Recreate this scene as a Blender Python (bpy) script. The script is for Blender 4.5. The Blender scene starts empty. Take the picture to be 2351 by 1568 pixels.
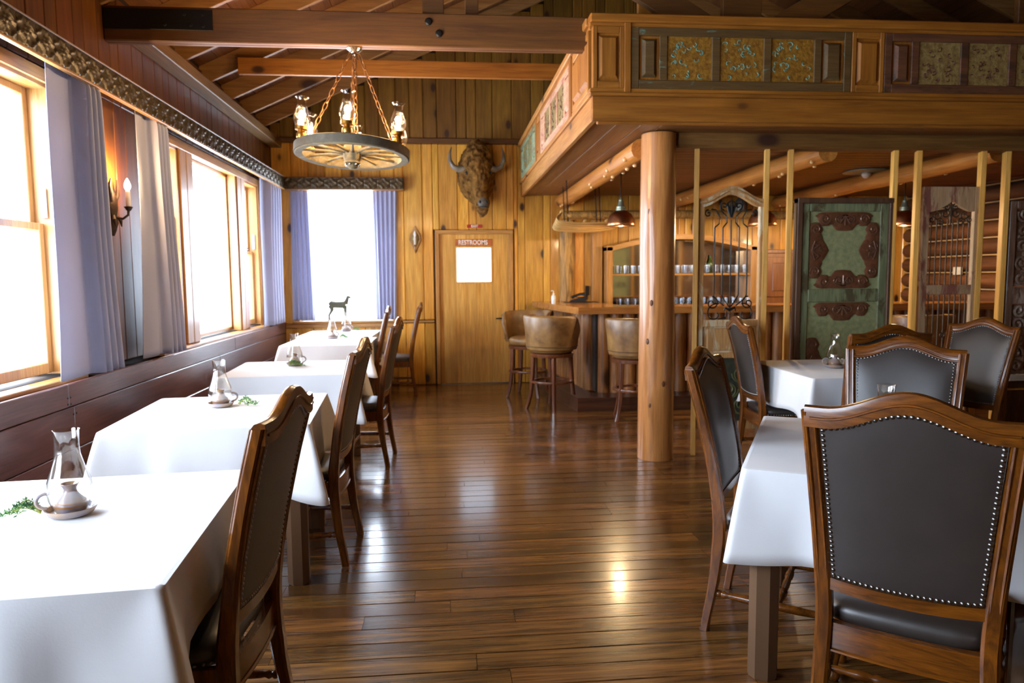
import bpy, math, random
from mathutils import Vector, Matrix, noise
random.seed(7)
PI = math.pi
sc = bpy.context.scene
COL = sc.collection

# ------------------------------------------------------------------ camera
def cam_setup():
    yaw, pitch, roll = [math.radians(a) for a in (5.277, -5.182, -0.483)]
    fwd = Vector((math.sin(yaw)*math.cos(pitch), math.cos(yaw)*math.cos(pitch), math.sin(pitch)))
    right = Vector((math.cos(yaw), -math.sin(yaw), 0))
    up = right.cross(fwd)
    r2 = right*math.cos(roll) + up*math.sin(roll)
    u2 = -right*math.sin(roll) + up*math.cos(roll)
    cd = bpy.data.cameras.new('camera'); co = bpy.data.objects.new('camera', cd); COL.objects.link(co)
    m = Matrix.Identity(4)
    for i in range(3):
        m[i][0], m[i][1], m[i][2] = r2[i], u2[i], -fwd[i]
    m[2][3] = 1.46
    co.matrix_world = m
    cd.sensor_width = 36; cd.lens = 36*1632.8/2351; cd.clip_start = 0.05; cd.clip_end = 200
    cd.dof.use_dof = True; cd.dof.focus_distance = 2.3; cd.dof.aperture_fstop = 4.5
    sc.camera = co
cam_setup()

# ------------------------------------------------------------------ world, exposure
SKY = 9.0
w = bpy.data.worlds.new('world'); sc.world = w; w.use_nodes = True
bg = w.node_tree.nodes['Background']
bg.inputs[0].default_value = (0.74, 0.855, 1.0, 1); bg.inputs[1].default_value = SKY
try: w.cycles.sampling_method = 'MANUAL'; w.cycles.sample_map_resolution = 256
except Exception: pass
vs = sc.view_settings
vs.view_transform = 'Standard'; vs.look = 'None'; vs.gamma = 1; vs.exposure = 1.58; vs.use_curve_mapping = False
sc.cycles.use_denoising = True
sc.cycles.max_bounces = 7; sc.cycles.diffuse_bounces = 5; sc.cycles.glossy_bounces = 3
sc.cycles.use_adaptive_sampling = True; sc.cycles.adaptive_threshold = 0.07; sc.cycles.adaptive_min_samples = 16
sc.cycles.transparent_max_bounces = 16; sc.cycles.transmission_bounces = 2
sc.cycles.sample_clamp_indirect = 6.0
sc.cycles.caustics_reflective = False; sc.cycles.caustics_refractive = False

def portal(loc, rot, sx, sy):
    l = bpy.data.lights.new('window_portal', 'AREA'); l.shape = 'RECTANGLE'; l.size = sx; l.size_y = sy
    l.cycles.is_portal = True
    o = bpy.data.objects.new('window_portal', l); COL.objects.link(o); o.location = loc; o.rotation_euler = rot
    return o
# daylight portals: one in each window opening of the left wall and the far wall
WIN_L = [(-0.6, 1.65), (2.2, 4.42), (5.80, 8.93)]
for a, b in WIN_L:
    portal((-2.40, (a+b)/2, 1.75), (0, -PI/2, 0), 1.7, b-a)
portal((-1.33, 9.86, 1.77), (-PI/2, 0, 0), 1.22, 1.75)
portal((0.39, 9.86, 1.63), (-PI/2, 0, 0), 0.5, 0.5)

# ------------------------------------------------------------------ helpers
def lin(h):
    if isinstance(h, str):
        c = [int(h[i:i+2], 16)/255 for i in (0, 2, 4)]
        return tuple((x/12.92 if x <= .04045 else ((x+.055)/1.055)**2.4) for x in c)
    return h

_CH = None
def _chamfer_topo():
    S = [(a, b, c) for a in (-1, 1) for b in (-1, 1) for c in (-1, 1)]
    ids = {}; pts = []
    for s in S:
        for ax in range(3):
            ids[(s, ax)] = len(pts)
            pts.append(Vector([s[k]*(1 if k == ax else .8) for k in range(3)]))
    F = []
    for ax in range(3):
        o = [k for k in range(3) if k != ax]
        for sg in (-1, 1):
            ring = []
            for p, q in ((-1, -1), (1, -1), (1, 1), (-1, 1)):
                s = [0]*3; s[ax] = sg; s[o[0]] = p; s[o[1]] = q; ring.append(ids[(tuple(s), ax)])
            F.append(ring)
    for ax in range(3):
        o = [k for k in range(3) if k != ax]
        for p in (-1, 1):
            for q in (-1, 1):
                s1 = [0]*3; s1[ax] = -1; s1[o[0]] = p; s1[o[1]] = q; s2 = list(s1); s2[ax] = 1
                F.append([ids[(tuple(s1), o[0])], ids[(tuple(s2), o[0])], ids[(tuple(s2), o[1])], ids[(tuple(s1), o[1])]])
    for s in S: F.append([ids[(s, 0)], ids[(s, 1)], ids[(s, 2)]])
    out = []
    for q in F:
        c = sum((pts[i] for i in q), Vector())/len(q)
        n = (pts[q[1]]-pts[q[0]]).cross(pts[q[2]]-pts[q[1]])
        out.append(tuple(q) if n.dot(c) > 0 else tuple(reversed(q)))
    return S, out
_CS, _CF = _chamfer_topo()
_BF = [(0,3,2,1),(4,5,6,7),(0,1,5,4),(1,2,6,5),(2,3,7,6),(3,0,4,7)]

class MB:
    def __init__(s): s.v = []; s.f = []
    def add(s, v, f, M=None):
        o = len(s.v)
        if M is not None: s.v += [tuple(M @ Vector(p)) for p in v]
        else: s.v += [tuple(p) for p in v]
        s.f += [tuple(i+o for i in q) for q in f]
        return s
    def box(s, x0, x1, y0, y1, z0, z1, b=0, M=None):
        if b <= 0:
            v = [(x0,y0,z0),(x1,y0,z0),(x1,y1,z0),(x0,y1,z0),(x0,y0,z1),(x1,y0,z1),(x1,y1,z1),(x0,y1,z1)]
            return s.add(v, _BF, M)
        c = ((x0+x1)/2, (y0+y1)/2, (z0+z1)/2); h = (abs(x1-x0)/2, abs(y1-y0)/2, abs(z1-z0)/2)
        b = min(b, min(h)*.9); v = []
        for q in _CS:
            for ax in range(3):
                v.append(tuple(c[k]+q[k]*(h[k] if k == ax else h[k]-b) for k in range(3)))
        return s.add(v, _CF, M)
    def loft(s, rings, cap=True, M=None, closed=True):
        n = len(rings[0]); v = [p for r in rings for p in r]; f = []
        for i in range(len(rings)-1):
            for j in range(n if closed else n-1):
                k = (j+1) % n
                f.append((i*n+j, i*n+k, (i+1)*n+k, (i+1)*n+j))
        if cap and closed:
            f.append(tuple(reversed(range(n)))); f.append(tuple((len(rings)-1)*n+j for j in range(n)))
        return s.add(v, f, M)
    def lathe(s, prof, n=16, M=None):
        rings = [[(r*math.cos(2*PI*j/n), r*math.sin(2*PI*j/n), z) for j in range(n)] for r, z in prof]
        return s.loft(rings, True, M)
    def tube(s, path, rad, n=8, M=None, closed=False, flat=1.0):
        P = [Vector(p) for p in path]; m = len(P)
        R = rad if isinstance(rad, (list, tuple)) else [rad]*m
        T = []
        for i in range(m):
            if closed: t = P[(i+1) % m]-P[i-1]
            else: t = P[min(i+1, m-1)]-P[max(i-1, 0)]
            T.append(t.normalized() if t.length > 1e-9 else Vector((0,0,1)))
        u = T[0].orthogonal().normalized()
        if abs(T[0].z) < .9: u = (Vector((0,0,1))-T[0]*T[0].z).normalized()
        rings = []
        for i in range(m):
            u = (u-T[i]*u.dot(T[i])); u = u.normalized() if u.length > 1e-6 else T[i].orthogonal().normalized()
            w_ = T[i].cross(u)
            rings.append([tuple(P[i]+(u*math.cos(2*PI*j/n)+w_*math.sin(2*PI*j/n)*flat)*R[i]) for j in range(n)])
        if closed: rings.append(rings[0])
        return s.loft(rings, not closed, M)
    def turned(s, a, b, prof, n=12):
        a = Vector(a); b = Vector(b); d = b-a
        q = d.to_track_quat('Z', 'Y').to_matrix().to_4x4()
        M = Matrix.Translation(a) @ q
        return s.lathe([(r, t*d.length) for t, r in prof], n, M)
    def grid(s, fn, nu, nv, M=None, flip=False):
        v = [fn(i/nu, j/nv) for j in range(nv+1) for i in range(nu+1)]; f = []
        for j in range(nv):
            for i in range(nu):
                a = j*(nu+1)+i; q = (a, a+1, a+nu+2, a+nu+1)
                f.append(tuple(reversed(q)) if flip else q)
        return s.add(v, f, M)
    def ell(s, c, r, nu=16, nv=10, M=None):
        rings = []
        for j in range(nv+1):
            a = -PI/2+PI*j/nv; k = max(math.cos(a), 1e-3)
            rings.append([(c[0]+r[0]*k*math.cos(2*PI*i/nu), c[1]+r[1]*k*math.sin(2*PI*i/nu), c[2]+r[2]*math.sin(a)) for i in range(nu)])
        return s.loft(rings, True, M)
    def prism(s, poly, z0, z1, M=None):
        n = len(poly)
        v = [(x, y, z0) for x, y in poly]+[(x, y, z1) for x, y in poly]
        f = [tuple(reversed(range(n))), tuple(range(n, 2*n))]+[(i, (i+1) % n, n+(i+1) % n, n+i) for i in range(n)]
        return s.add(v, f, M)
    def mesh(s, name, smooth=35):
        me = bpy.data.meshes.new(name); me.from_pydata(s.v, [], s.f)
        if smooth:
            me.polygons.foreach_set('use_smooth', [True]*len(me.polygons))
            me.set_sharp_from_angle(angle=math.radians(smooth))
        me.update(); return me
    def build(s, name, mat, parent=None, smooth=35, loc=None):
        me = s.mesh(name, smooth); me.materials.append(mat)
        return link(name, me, parent, loc)

def link(name, me, parent=None, loc=None, rot=None):
    o = bpy.data.objects.new(name, me); COL.objects.link(o)
    if parent is not None: o.parent = parent
    if loc is not None: o.location = loc
    if rot is not None: o.rotation_euler = rot
    return o
def tag(o, label=None, cat=None, group=None, kind=None):
    if label: o['label'] = label
    if cat: o['category'] = cat
    if group: o['group'] = group
    if kind: o['kind'] = kind
    return o
def empty(name, loc=(0,0,0), rz=0):
    o = bpy.data.objects.new(name, None); COL.objects.link(o); o.location = loc; o.rotation_euler = (0,0,rz)
    o.empty_display_size = .1; return o
def copy_tree(o, parent=None):
    c = o.copy(); COL.objects.link(c)
    if parent is not None: c.parent = parent
    for ch in list(o.children): copy_tree(ch, c)
    return c
def thing(name, label, cat, loc=(0,0,0), rz=0, group=None):
    return tag(empty(name, loc, rz), label, cat, group)
def kindof(o, k): o['kind'] = k; return o

# ------------------------------------------------------------------ materials
MATS = {}
def newmat(name):
    m = bpy.data.materials.new(name); m.use_nodes = True; MATS[name] = m
    nt = m.node_tree; return m, nt, nt.nodes['Principled BSDF']
def N(nt, t, **k):
    n = nt.nodes.new(t)
    for a, b in k.items(): setattr(n, a, b)
    return n
def math_(nt, op, a, b=None, clamp=False):
    n = N(nt, 'ShaderNodeMath', operation=op, use_clamp=clamp)
    for i, x in enumerate((a, b)):
        if x is None: continue
        if hasattr(x, 'is_linked'): nt.links.new(x, n.inputs[i])
        else: n.inputs[i].default_value = x
    return n.outputs[0]
def rnd(nt):
    oi = N(nt, 'ShaderNodeObjectInfo'); ge = N(nt, 'ShaderNodeNewGeometry')
    return math_(nt, 'FRACT', math_(nt, 'ADD', oi.outputs['Random'], ge.outputs['Random Per Island']))
def mixc(nt, fac, a, b, mode='MIX'):
    n = N(nt, 'ShaderNodeMix', data_type='RGBA', blend_type=mode)
    for sock, x in ((n.inputs[0], fac), (n.inputs[6], a), (n.inputs[7], b)):
        if hasattr(x, 'is_linked'): nt.links.new(x, sock)
        elif isinstance(x, (int, float)): sock.default_value = x
        else: sock.default_value = (*x[:3], 1)
    return n.outputs[2]
def ramp(nt, fac, stops):
    n = N(nt, 'ShaderNodeValToRGB'); e = n.color_ramp.elements
    while len(e) < len(stops): e.new(.5)
    for i, (p, c) in enumerate(stops):
        e[i].position = p; e[i].color = (*c, 1) if not isinstance(c, (int, float)) else (c, c, c, 1)
    nt.links.new(fac, n.inputs[0]); return n.outputs[0]
def noise_(nt, vec, scale, detail=4, dist=0.0, rough=.55):
    n = N(nt, 'ShaderNodeTexNoise'); n.inputs['Scale'].default_value = scale
    n.inputs['Detail'].default_value = detail; n.inputs['Distortion'].default_value = dist; n.inputs['Roughness'].default_value = rough
    nt.links.new(vec, n.inputs['Vector']); return n.outputs['Fac']
def mapping(nt, vec, scale):
    n = N(nt, 'ShaderNodeMapping'); n.inputs['Scale'].default_value = scale
    nt.links.new(vec, n.inputs['Vector']); return n.outputs[0]
def bump(nt, h, bs, strength=.2, dist=.01):
    n = N(nt, 'ShaderNodeBump'); n.inputs['Strength'].default_value = strength; n.inputs['Distance'].default_value = dist
    nt.links.new(h, n.inputs['Height']); nt.links.new(n.outputs[0], bs.inputs['Normal'])

def wood(name, c1, c2, rough=.5, axis='Z', gs=1.0, knot=0.0, var=.25, coat=0.0, bmp=.12, kcol='3a1c0c', spec=.5, huev=.0, wear=None, wt=.52, al=.9, gr=.75, ac=11):
    m, nt, bs = newmat(name)
    c1, c2 = lin(c1), lin(c2)
    tc = N(nt, 'ShaderNodeTexCoord'); r = rnd(nt)
    cb = N(nt, 'ShaderNodeCombineXYZ')
    for i, k in enumerate((31.7, 17.3, 23.9)): nt.links.new(math_(nt, 'MULTIPLY', r, k), cb.inputs[i])
    va = N(nt, 'ShaderNodeVectorMath', operation='ADD')
    nt.links.new(tc.outputs['Object'], va.inputs[0]); nt.links.new(cb.outputs[0], va.inputs[1])
    vec = va.outputs[0]
    def ms(al, ac): return tuple(al if a == axis else ac for a in 'XYZ')
    n1 = noise_(nt, mapping(nt, vec, ms(al*gs, ac*gs)), 1.0, 6, 1.2, .6)
    n2 = noise_(nt, mapping(nt, vec, ms(4*gs, 95*gs)), 1.0, 3, .3)
    col = mixc(nt, ramp(nt, n1, [(.33, 0.0), (.68, 1.0)]), c1, c2)
    g = ramp(nt, n2, [(.3, .62), (.62, 1.08)])
    col = mixc(nt, gr, col, g, 'MULTIPLY')
    if wear is not None:
        n4 = noise_(nt, mapping(nt, vec, ms(2.2, 7)), 1.0, 5, .5, .7)
        col = mixc(nt, ramp(nt, n4, [(wt, 0.0), (wt+.08, .85)]), col, lin(wear))
    if knot > 0:
        vo = N(nt, 'ShaderNodeTexVoronoi'); vo.inputs['Scale'].default_value = 1.0
        nt.links.new(mapping(nt, vec, ms(2.0*knot, 3.6*knot)), vo.inputs['Vector'])
        kf = ramp(nt, vo.outputs['Distance'], [(.085, 1.0), (.15, 0.0)])
        halo = ramp(nt, vo.outputs['Distance'], [(.12, .45), (.34, 0.0)])
        col = mixc(nt, halo, col, tuple(x*.55 for x in c1)); col = mixc(nt, kf, col, lin(kcol))
    hs = N(nt, 'ShaderNodeHueSaturation'); nt.links.new(col, hs.inputs['Color'])
    nt.links.new(math_(nt, 'ADD', math_(nt, 'MULTIPLY', r, var), 1-var/2), hs.inputs['Value'])
    if huev: 
        r2 = math_(nt, 'FRACT', math_(nt, 'MULTIPLY', r, 7.31))
        nt.links.new(math_(nt, 'ADD', math_(nt, 'MULTIPLY', r2, huev), .5-huev/2), hs.inputs['Hue'])
    nt.links.new(hs.outputs[0], bs.inputs['Base Color'])
    bs.inputs['Roughness'].default_value = rough; bs.inputs['Coat Weight'].default_value = coat
    bs.inputs['Coat Roughness'].default_value = .12; bs.inputs['Specular IOR Level'].default_value = spec
    if bmp: bump(nt, n2, bs, bmp, .004)
    return m
def plain(name, c, rough=.5, metal=0.0, nscale=0, namt=.25, bmp=0.0, coat=0.0, spec=.5, c2=None, thr=(.35, .65)):
    m, nt, bs = newmat(name); c = lin(c)
    bs.inputs['Roughness'].default_value = rough; bs.inputs['Metallic'].default_value = metal
    bs.inputs['Coat Weight'].default_value = coat; bs.inputs['Specular IOR Level'].default_value = spec
    tc = N(nt, 'ShaderNodeTexCoord')
    nf = noise_(nt, tc.outputs['Object'], nscale or 8.0, 5, .2, .6)
    b2 = lin(c2) if c2 is not None else tuple(x*(1-namt) for x in c)
    nt.links.new(mixc(nt, ramp(nt, nf, [(thr[0], 0.0), (thr[1], 1.0)]), b2, c), bs.inputs['Base Color'])
    if bmp: bump(nt, nf, bs, bmp, .01)
    return m
def emit(name, c, s):
    m, nt, bs = newmat(name); bs.inputs['Emission Color'].default_value = (*lin(c), 1); bs.inputs['Emission Strength'].default_value = s
    bs.inputs['Base Color'].default_value = (*lin(c), 1)
    return m
def glass(name, tint=(1,1,1), refl=1.0, rough=.02, diffuse=0.0):
    m, nt, bs = newmat(name); nt.nodes.remove(bs); out = nt.nodes['Material Output']
    tr = N(nt, 'ShaderNodeBsdfTransparent'); tr.inputs[0].default_value = (*tint, 1)
    gl = N(nt, 'ShaderNodeBsdfGlossy'); gl.inputs['Roughness'].default_value = rough
    lw = N(nt, 'ShaderNodeLayerWeight'); lw.inputs['Blend'].default_value = .5
    mx = N(nt, 'ShaderNodeMixShader')
    nt.links.new(math_(nt, 'ADD', math_(nt, 'MULTIPLY', math_(nt, 'POWER', lw.outputs['Facing'], 4.0), .35*refl), .025*refl, True), mx.inputs[0])
    nt.links.new(tr.outputs[0], mx.inputs[1]); nt.links.new(gl.outputs[0], mx.inputs[2])
    last = mx.outputs[0]
    if diffuse:
        df = N(nt, 'ShaderNodeBsdfTranslucent'); df.inputs[0].default_value = (.95,.97,1,1)
        m2 = N(nt, 'ShaderNodeMixShader'); m2.inputs[0].default_value = diffuse
        nt.links.new(last, m2.inputs[1]); nt.links.new(df.outputs[0], m2.inputs[2]); last = m2.outputs[0]
    nt.links.new(last, out.inputs['Surface']); return m
def fabric(name, c, transl=0.0, rough=.9, wv=180.0, bmp=.15):
    m, nt, bs = newmat(name); c = lin(c)
    tc = N(nt, 'ShaderNodeTexCoord')
    nf = noise_(nt, tc.outputs['Object'], 3.0, 4); nw = noise_(nt, tc.outputs['Object'], wv, 2)
    col = mixc(nt, ramp(nt, nf, [(.3, 0.0), (.7, 1.0)]), tuple(x*.95 for x in c), c)
    nt.links.new(col, bs.inputs['Base Color']); bs.inputs['Roughness'].default_value = rough
    bs.inputs['Sheen Weight'].default_value = .2; bs.inputs['Specular IOR Level'].default_value = .2
    bump(nt, nw, bs, bmp, .002)
    if transl:
        t = N(nt, 'ShaderNodeBsdfTranslucent'); nt.links.new(col, t.inputs[0])
        mx = N(nt, 'ShaderNodeMixShader'); mx.inputs[0].default_value = transl
        nt.links.new(bs.outputs[0], mx.inputs[1]); nt.links.new(t.outputs[0], mx.inputs[2])
        nt.links.new(mx.outputs[0], nt.nodes['Material Output'].inputs['Surface'])
    return m

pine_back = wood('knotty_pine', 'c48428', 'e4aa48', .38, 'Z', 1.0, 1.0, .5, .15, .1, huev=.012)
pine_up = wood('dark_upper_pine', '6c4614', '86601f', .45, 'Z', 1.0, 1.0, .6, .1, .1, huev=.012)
pine_left = wood('shaded_red_pine', '4c250a', '6a3c12', .42, 'Z', 1.0, .8, .40, .1, .1, huev=.012)  # same pine as the back wall, its shade painted in as darker, redder colour
pine_wain = wood('wainscot_pine_glare', '54322e', '6c4640', .28, 'Y', 1.0, .7, .25, .15, .1)  # purplish base colour stands in for the blue glare on these boards
pine_trim = wood('golden_trim', 'a06c30', 'be8a4a', .40, 'Z', 1.2, 0, .15, .1, .08)
pine_trimY = wood('golden_trim_long', 'a06c30', 'be8a4a', .40, 'Y', 1.2, 0, .15, .1, .08)
pine_trimX = wood('golden_trim_cross', 'a06c30', 'be8a4a', .40, 'X', 1.2, 0, .15, .1, .08)
pine_doorm = wood('door_pine', 'c48a34', 'dcaa58', .42, 'Z', .9, .35, .1, .1, .06)
fasciaX = wood('fascia_pine_cross', '8c5214', 'ac6c22', .5, 'X', .8, 1.0, .2, 0, .08)
fasciaY_lit = wood('fascia_pine_long_lit', 'a4682a', 'c68a44', .5, 'Y', .8, 1.0, .2, 0, .08)  # same pine as the front fascia, window light painted in as a paler base
fasciaZ = wood('fascia_pine_upright', '8c5214', 'ac6c22', .5, 'Z', .8, 0, .2, 0, .08)
beamX = wood('beam_fir_cross', '54300e', '704618', .55, 'X', .8, .4, .2, 0, .1)
beamY = wood('beam_fir_long', '6c4a22', '8a6434', .55, 'Y', .8, 0, .2, 0, .1)
rafter_m = wood('rafter_fir', '8a5c2c', 'a87842', .6, 'X', .9, .5, .25, 0, .1)
deck_m = wood('roof_deck', '5e3414', '7e4c20', .6, 'Y', .9, .6, .4, 0, .1)
loft_ceil = wood('loft_ceiling_board', '6a3e14', '845220', .5, 'X', .9, .0, .22, 0, .1)
loft_ceilY = wood('loft_soffit_board', '7a4a20', '94622c', .5, 'Y', .9, .0, .22, 0, .1)
floor_m = wood('floor_plank', '3c2410', '845628', .25, 'X', 1.0, 1.1, .8, .35, .10, '2a1408', .5, .012, None, .52, 1.3, .95, 20)
log_m = wood('peeled_log', 'a0622e', 'c28548', .35, 'Z', .8, .45, .15, .25, .15)
log_my = wood('peeled_log_long', 'a86428', 'c8843a', .38, 'Y', .8, .9, .2, .2, .15)
log_slab = wood('bark_slab', '6b4a22', 'd3a050', .6, 'Z', 2.2, 0, .1, 0, .4)
log_wall = wood('dark_log', '4c2c18', '6e4424', .55, 'Y', .9, .5, .35, 0, .2)
bar_log = wood('bar_log', '74482a', 'b87c40', .4, 'Z', 1.6, .5, .5, .2, .3)
bar_top = wood('bar_top', 'a0622c', 'bb7c3c', .2, 'X', .9, 0, .1, .4, .05)
chair_w = wood('chair_walnut', '4a2609', '7c440e', .27, 'Z', 2.6, 0, .06, .35, .05, al=2.0, gr=.5)
chair_wx = wood('chair_walnut_cross', '4a2609', '7c440e', .27, 'X', 2.6, 0, .06, .35, .05, al=2.0, gr=.5)
stool_w = wood('stool_wood', '4a2614', '7c4524', .3, 'Z', 1.5, 0, .1, .3, .05)
stud_m = wood('stud_lumber', 'c88c34', 'dea850', .6, 'Z', 1.0, .5, .12, 0, .08)
green_p = wood('green_worn_paint', '6c7250', '8a9068', .6, 'Z', 1.5, 0, .12, 0, .2, wear='4c3d24')
greenX = wood('green_worn_rail', '553c18', '6a4e26', .6, 'X', 1.5, 0, .1, 0, .2, wear='6a9a86', wt=.60)
greenY = wood('green_worn_rail_long', '7a8a68', '9aa888', .6, 'Y', 1.5, 0, .1, 0, .2, wear='7a6a48')
redX = wood('red_worn_rail', '5a3420', '74482a', .6, 'X', 1.5, 0, .1, 0, .2, wear='3f2a1a')
pinkY = wood('pink_worn_rail', 'c08a6c', 'd4aa88', .6, 'Y', 1.5, 0, .1, 0, .2, wear='a05a4a')
pink_p = wood('pink_worn_paint', 'ac8860', 'c2a078', .65, 'Z', 1.8, 0, .1, 0, .25, wear='7a3c34', wt=.49)
cream_p = wood('cream_worn_paint', 'b07c46', 'c6965c', .6, 'Z', 1.8, 0, .1, 0, .25, wear='d0c2a0')
carved_m = wood('carved_brown', '5e4030', '8a6a54', .55, 'Z', 2.0, 0, .1, .1, .3, wear='a89484')
darkframe = wood('dark_frame', '4c3222', '6a4a32', .55, 'Z', 1.5, 0, .1, 0, .2)
plinth_m = wood('plinth_dark', '3a2015', '5a3420', .4, 'X', 1.0, 0, .2, .1, .1)
cab_m = wood('cabinet_brown', '6e3d1c', '8e5628', .4, 'Z', 1.0, 0, .1, .1, .05)
plaque_m = wood('plaque_wood', '7a5228', 'a87838', .4, 'Z', 2, 0, .1, .2, .1)
sign_w = wood('sign_wood', 'a2531c', 'b8662a', .5, 'X', 2, 0, .05, .1, .05)
sled_m = wood('bentwood', 'b58c4e', 'd0aa68', .5, 'X', 2, 0, .2, .1, .1)
wheel_m = wood('weathered_wheel', '6a5838', '8c7a58', .75, 'X', 3, 0, .15, 0, .3, wear='a89c88', wt=.58)
tin = plain('pressed_tin', '564834', .40, .5, 30, .45, .1)
rust = plain('rusty_relief', '7a4c32', .45, .2, 25, .4, .3, .2)
gold_emb = plain('gold_embossed', 'aa7a26', .5, .2, 40, .35, .8, 0, .5, '7e5218')
cream_emb = plain('cream_embossed', 'a08a50', .6, .1, 40, .3, .6, 0, .5, '7a5c30')
teal = plain('teal_vine', '6fa08c', .6, 0, 30, .3)
maroon = plain('maroon_vine', '5a2a18', .6, 0, 30, .3)
iron = plain('wrought_iron', '2c2a28', .45, .7, 40, .3, .2)
iron_br = plain('bronze_iron', '5a4632', .5, .5, 40, .4, .2)
blackp = plain('black_steel', '15120f', .5, .3, 20, .3)
bronze = plain('dark_bronze', '3c2a20', .5, .5, 30, .4, .2)
brass = plain('brass', 'b0823c', .3, .9, 30, .2)
copper = plain('copper', 'd09468', .3, 1.0, 12, .25)
nail_m = plain('nailhead_pewter', '8a8580', .28, 1.0, 60, .25)
chrome = plain('chrome', 'c8c8c8', .15, 1.0, 10, .1)
leather = plain('black_leather', '332b27', .42, 0, 9, .18, .06, .0, .8)
tan_lea = plain('tan_leather', '96703e', .40, 0, 5, .4, .06, .05, .5, '5e3e1e')
leg_p = plain('taupe_leg_paint', '6a4e38', .38, 0, 5, .1, .02)
white_cl = fabric('white_linen', 'f2f2f4', .12)
curt_m = fabric('curtain_fabric', 'b6b9d2', .14, .95)
ceram = plain('ceramic_blue', '8b8fae', .25, 0, 14, .3, .02, .3, .5, 'a88a6a')
ceram_b = plain('ceramic_tan', 'a88c70', .3, 0, 14, .3, .02, .3, .5, '8a8a9a')
green_lf = plain('sprig_green', '6f9a4a', .6, 0, 40, .4, 0, 0, .4, '4a7a5a')
stem_m = plain('sprig_stem', 'a0a850', .6, 0, 40, .3)
clear = glass('clear_glass', (1,1,1), 1.6, .03)
pane_m = glass('window_glass', (.98,.99,1), .6, .0)
frost = glass('frosted_glass', (.22,.22,.22), .3, .2, .25)
lampgl = glass('lamp_glass', (1,.99,.97), 4.2, .08)
barglass = glass('bar_glass', (.95,.96,.97), 4.5, .12)
mirror = plain('mirror_silver', 'd8d4cc', .06, 1.0, 2, .05)
bulb_w = emit('warm_bulb', 'ffd9a0', 26.0)
bulb_c = emit('sconce_bulb', 'ffe2b8', 30.0)
pend_in = emit('pendant_bulb', 'ffd090', 14.0)
fur = plain('bison_fur', '8a6432', .95, 0, 12, .6, .9, 0, .1, '402812')
fur_d = plain('bison_muzzle', '5a5248', .5, 0, 10, .5, .1, .0)
horn_m = plain('horn', '4a4038', .35, 0, 8, .5, .1, .2, .5, '8a8070')
eye_m = plain('glass_eye', '20242c', .08, 0, 8, .2, 0, .8)
red_s = plain('red_sign', 'b02a20', .5)
white_s = plain('white_letter', 'f0e8dc', .6)
plastic_b = plain('black_plastic', '141414', .3, 0, 8, .2, 0, .2)
soap_m = plain('clear_gel', 'd8dce0', .2, 0, 8, .1, 0, .3)
amber = plain('amber_bottle', 'b8801c', .15, 0, 8, .3, 0, .5)
chink = plain('chinking', 'a8885c', .9, 0, 20, .2)
deer_m = plain('deer_resin', '5c5a46', .7, 0, 30, .3)
candle_w = plain('candle_sleeve', 'e8dccc', .6)
white_m = plain('white_metal', 'cfc8bc', .4, .1)
dark_in = plain('dark_interior', '2a1c12', .8)
canopy_m = plain('lamp_canopy', '98a08c', .4, .6)
outlet_m = plain('outlet_white', 'd8d0c0', .5)
ornate_d = plain('dark_ornate', '25302a', .5, .2, 14, .5, .5, 0, .5, '4a4634')

# ================================================================== STRUCTURE
YB = 9.72; XL = -2.25; XR = 6.6; YF = -3.6; RX = 2.17; SL = 0.457
def struct(o): o['kind'] = 'structure'; return o
def fplank(x0, x1, y0, y1, z0, z1, b):
    pf = [(y0, z0), (y1, z0), (y1, z1-b), (y1-b, z1), (y0+b, z1), (y0, z1-b)]
    return [[(x, y, z) for y, z in pf] for x in (x0, x1)]
def plank(name, mat, parent, x0, x1, y0, y1, z0, z1, b=.003):
    c = ((x0+x1)/2, (y0+y1)/2, (z0+z1)/2)
    return MB().box(x0-c[0], x1-c[0], y0-c[1], y1-c[1], z0-c[2], z1-c[2], b).build(name, mat, parent, 0, c)

# ---- floor
floor = struct(MB().box(-2.6, 6.9, -3.9, 10.0, -.2, -.021).build('floor', dark_in, smooth=0))
rng = random.Random(3)
far = MB(); PW = .118; y = -3.6; nrow = 0
while y < YB:
    x = -2.3-rng.random()*1.2
    while x < XR:
        L = rng.choice((.7, 1.0, 1.3, 1.7, 2.2, 2.6))*(.85+.3*rng.random())
        x1 = min(x+L, XR+.1); xa = max(x, -2.3)
        if x1-xa > .06:
            near = 1.55 < y < 5.1 and x1 > (-.9 if y > 2.6 else -1.0) and xa < .45*y+1.4
            h = rng.uniform(-.0012, .0005)
            if near:
                cx, cy = (xa+x1)/2, y+PW/2; MB().loft(fplank(xa+.001-cx, x1-.001-cx, .0012-PW/2, PW/2-.0012, -.02+h, h, .0026)).build('floor_plank', floor_m, floor, 0, (cx, cy, 0))
            else:
                far.loft(fplank(xa+.001, x1-.001, y+.0012, y+PW-.0012, -.02+h, h, .0026))
        x = x1
    y += PW; nrow += 1
kindof(far.build('floor_planks_beyond', floor_m, floor, 0), 'stuff')

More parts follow.
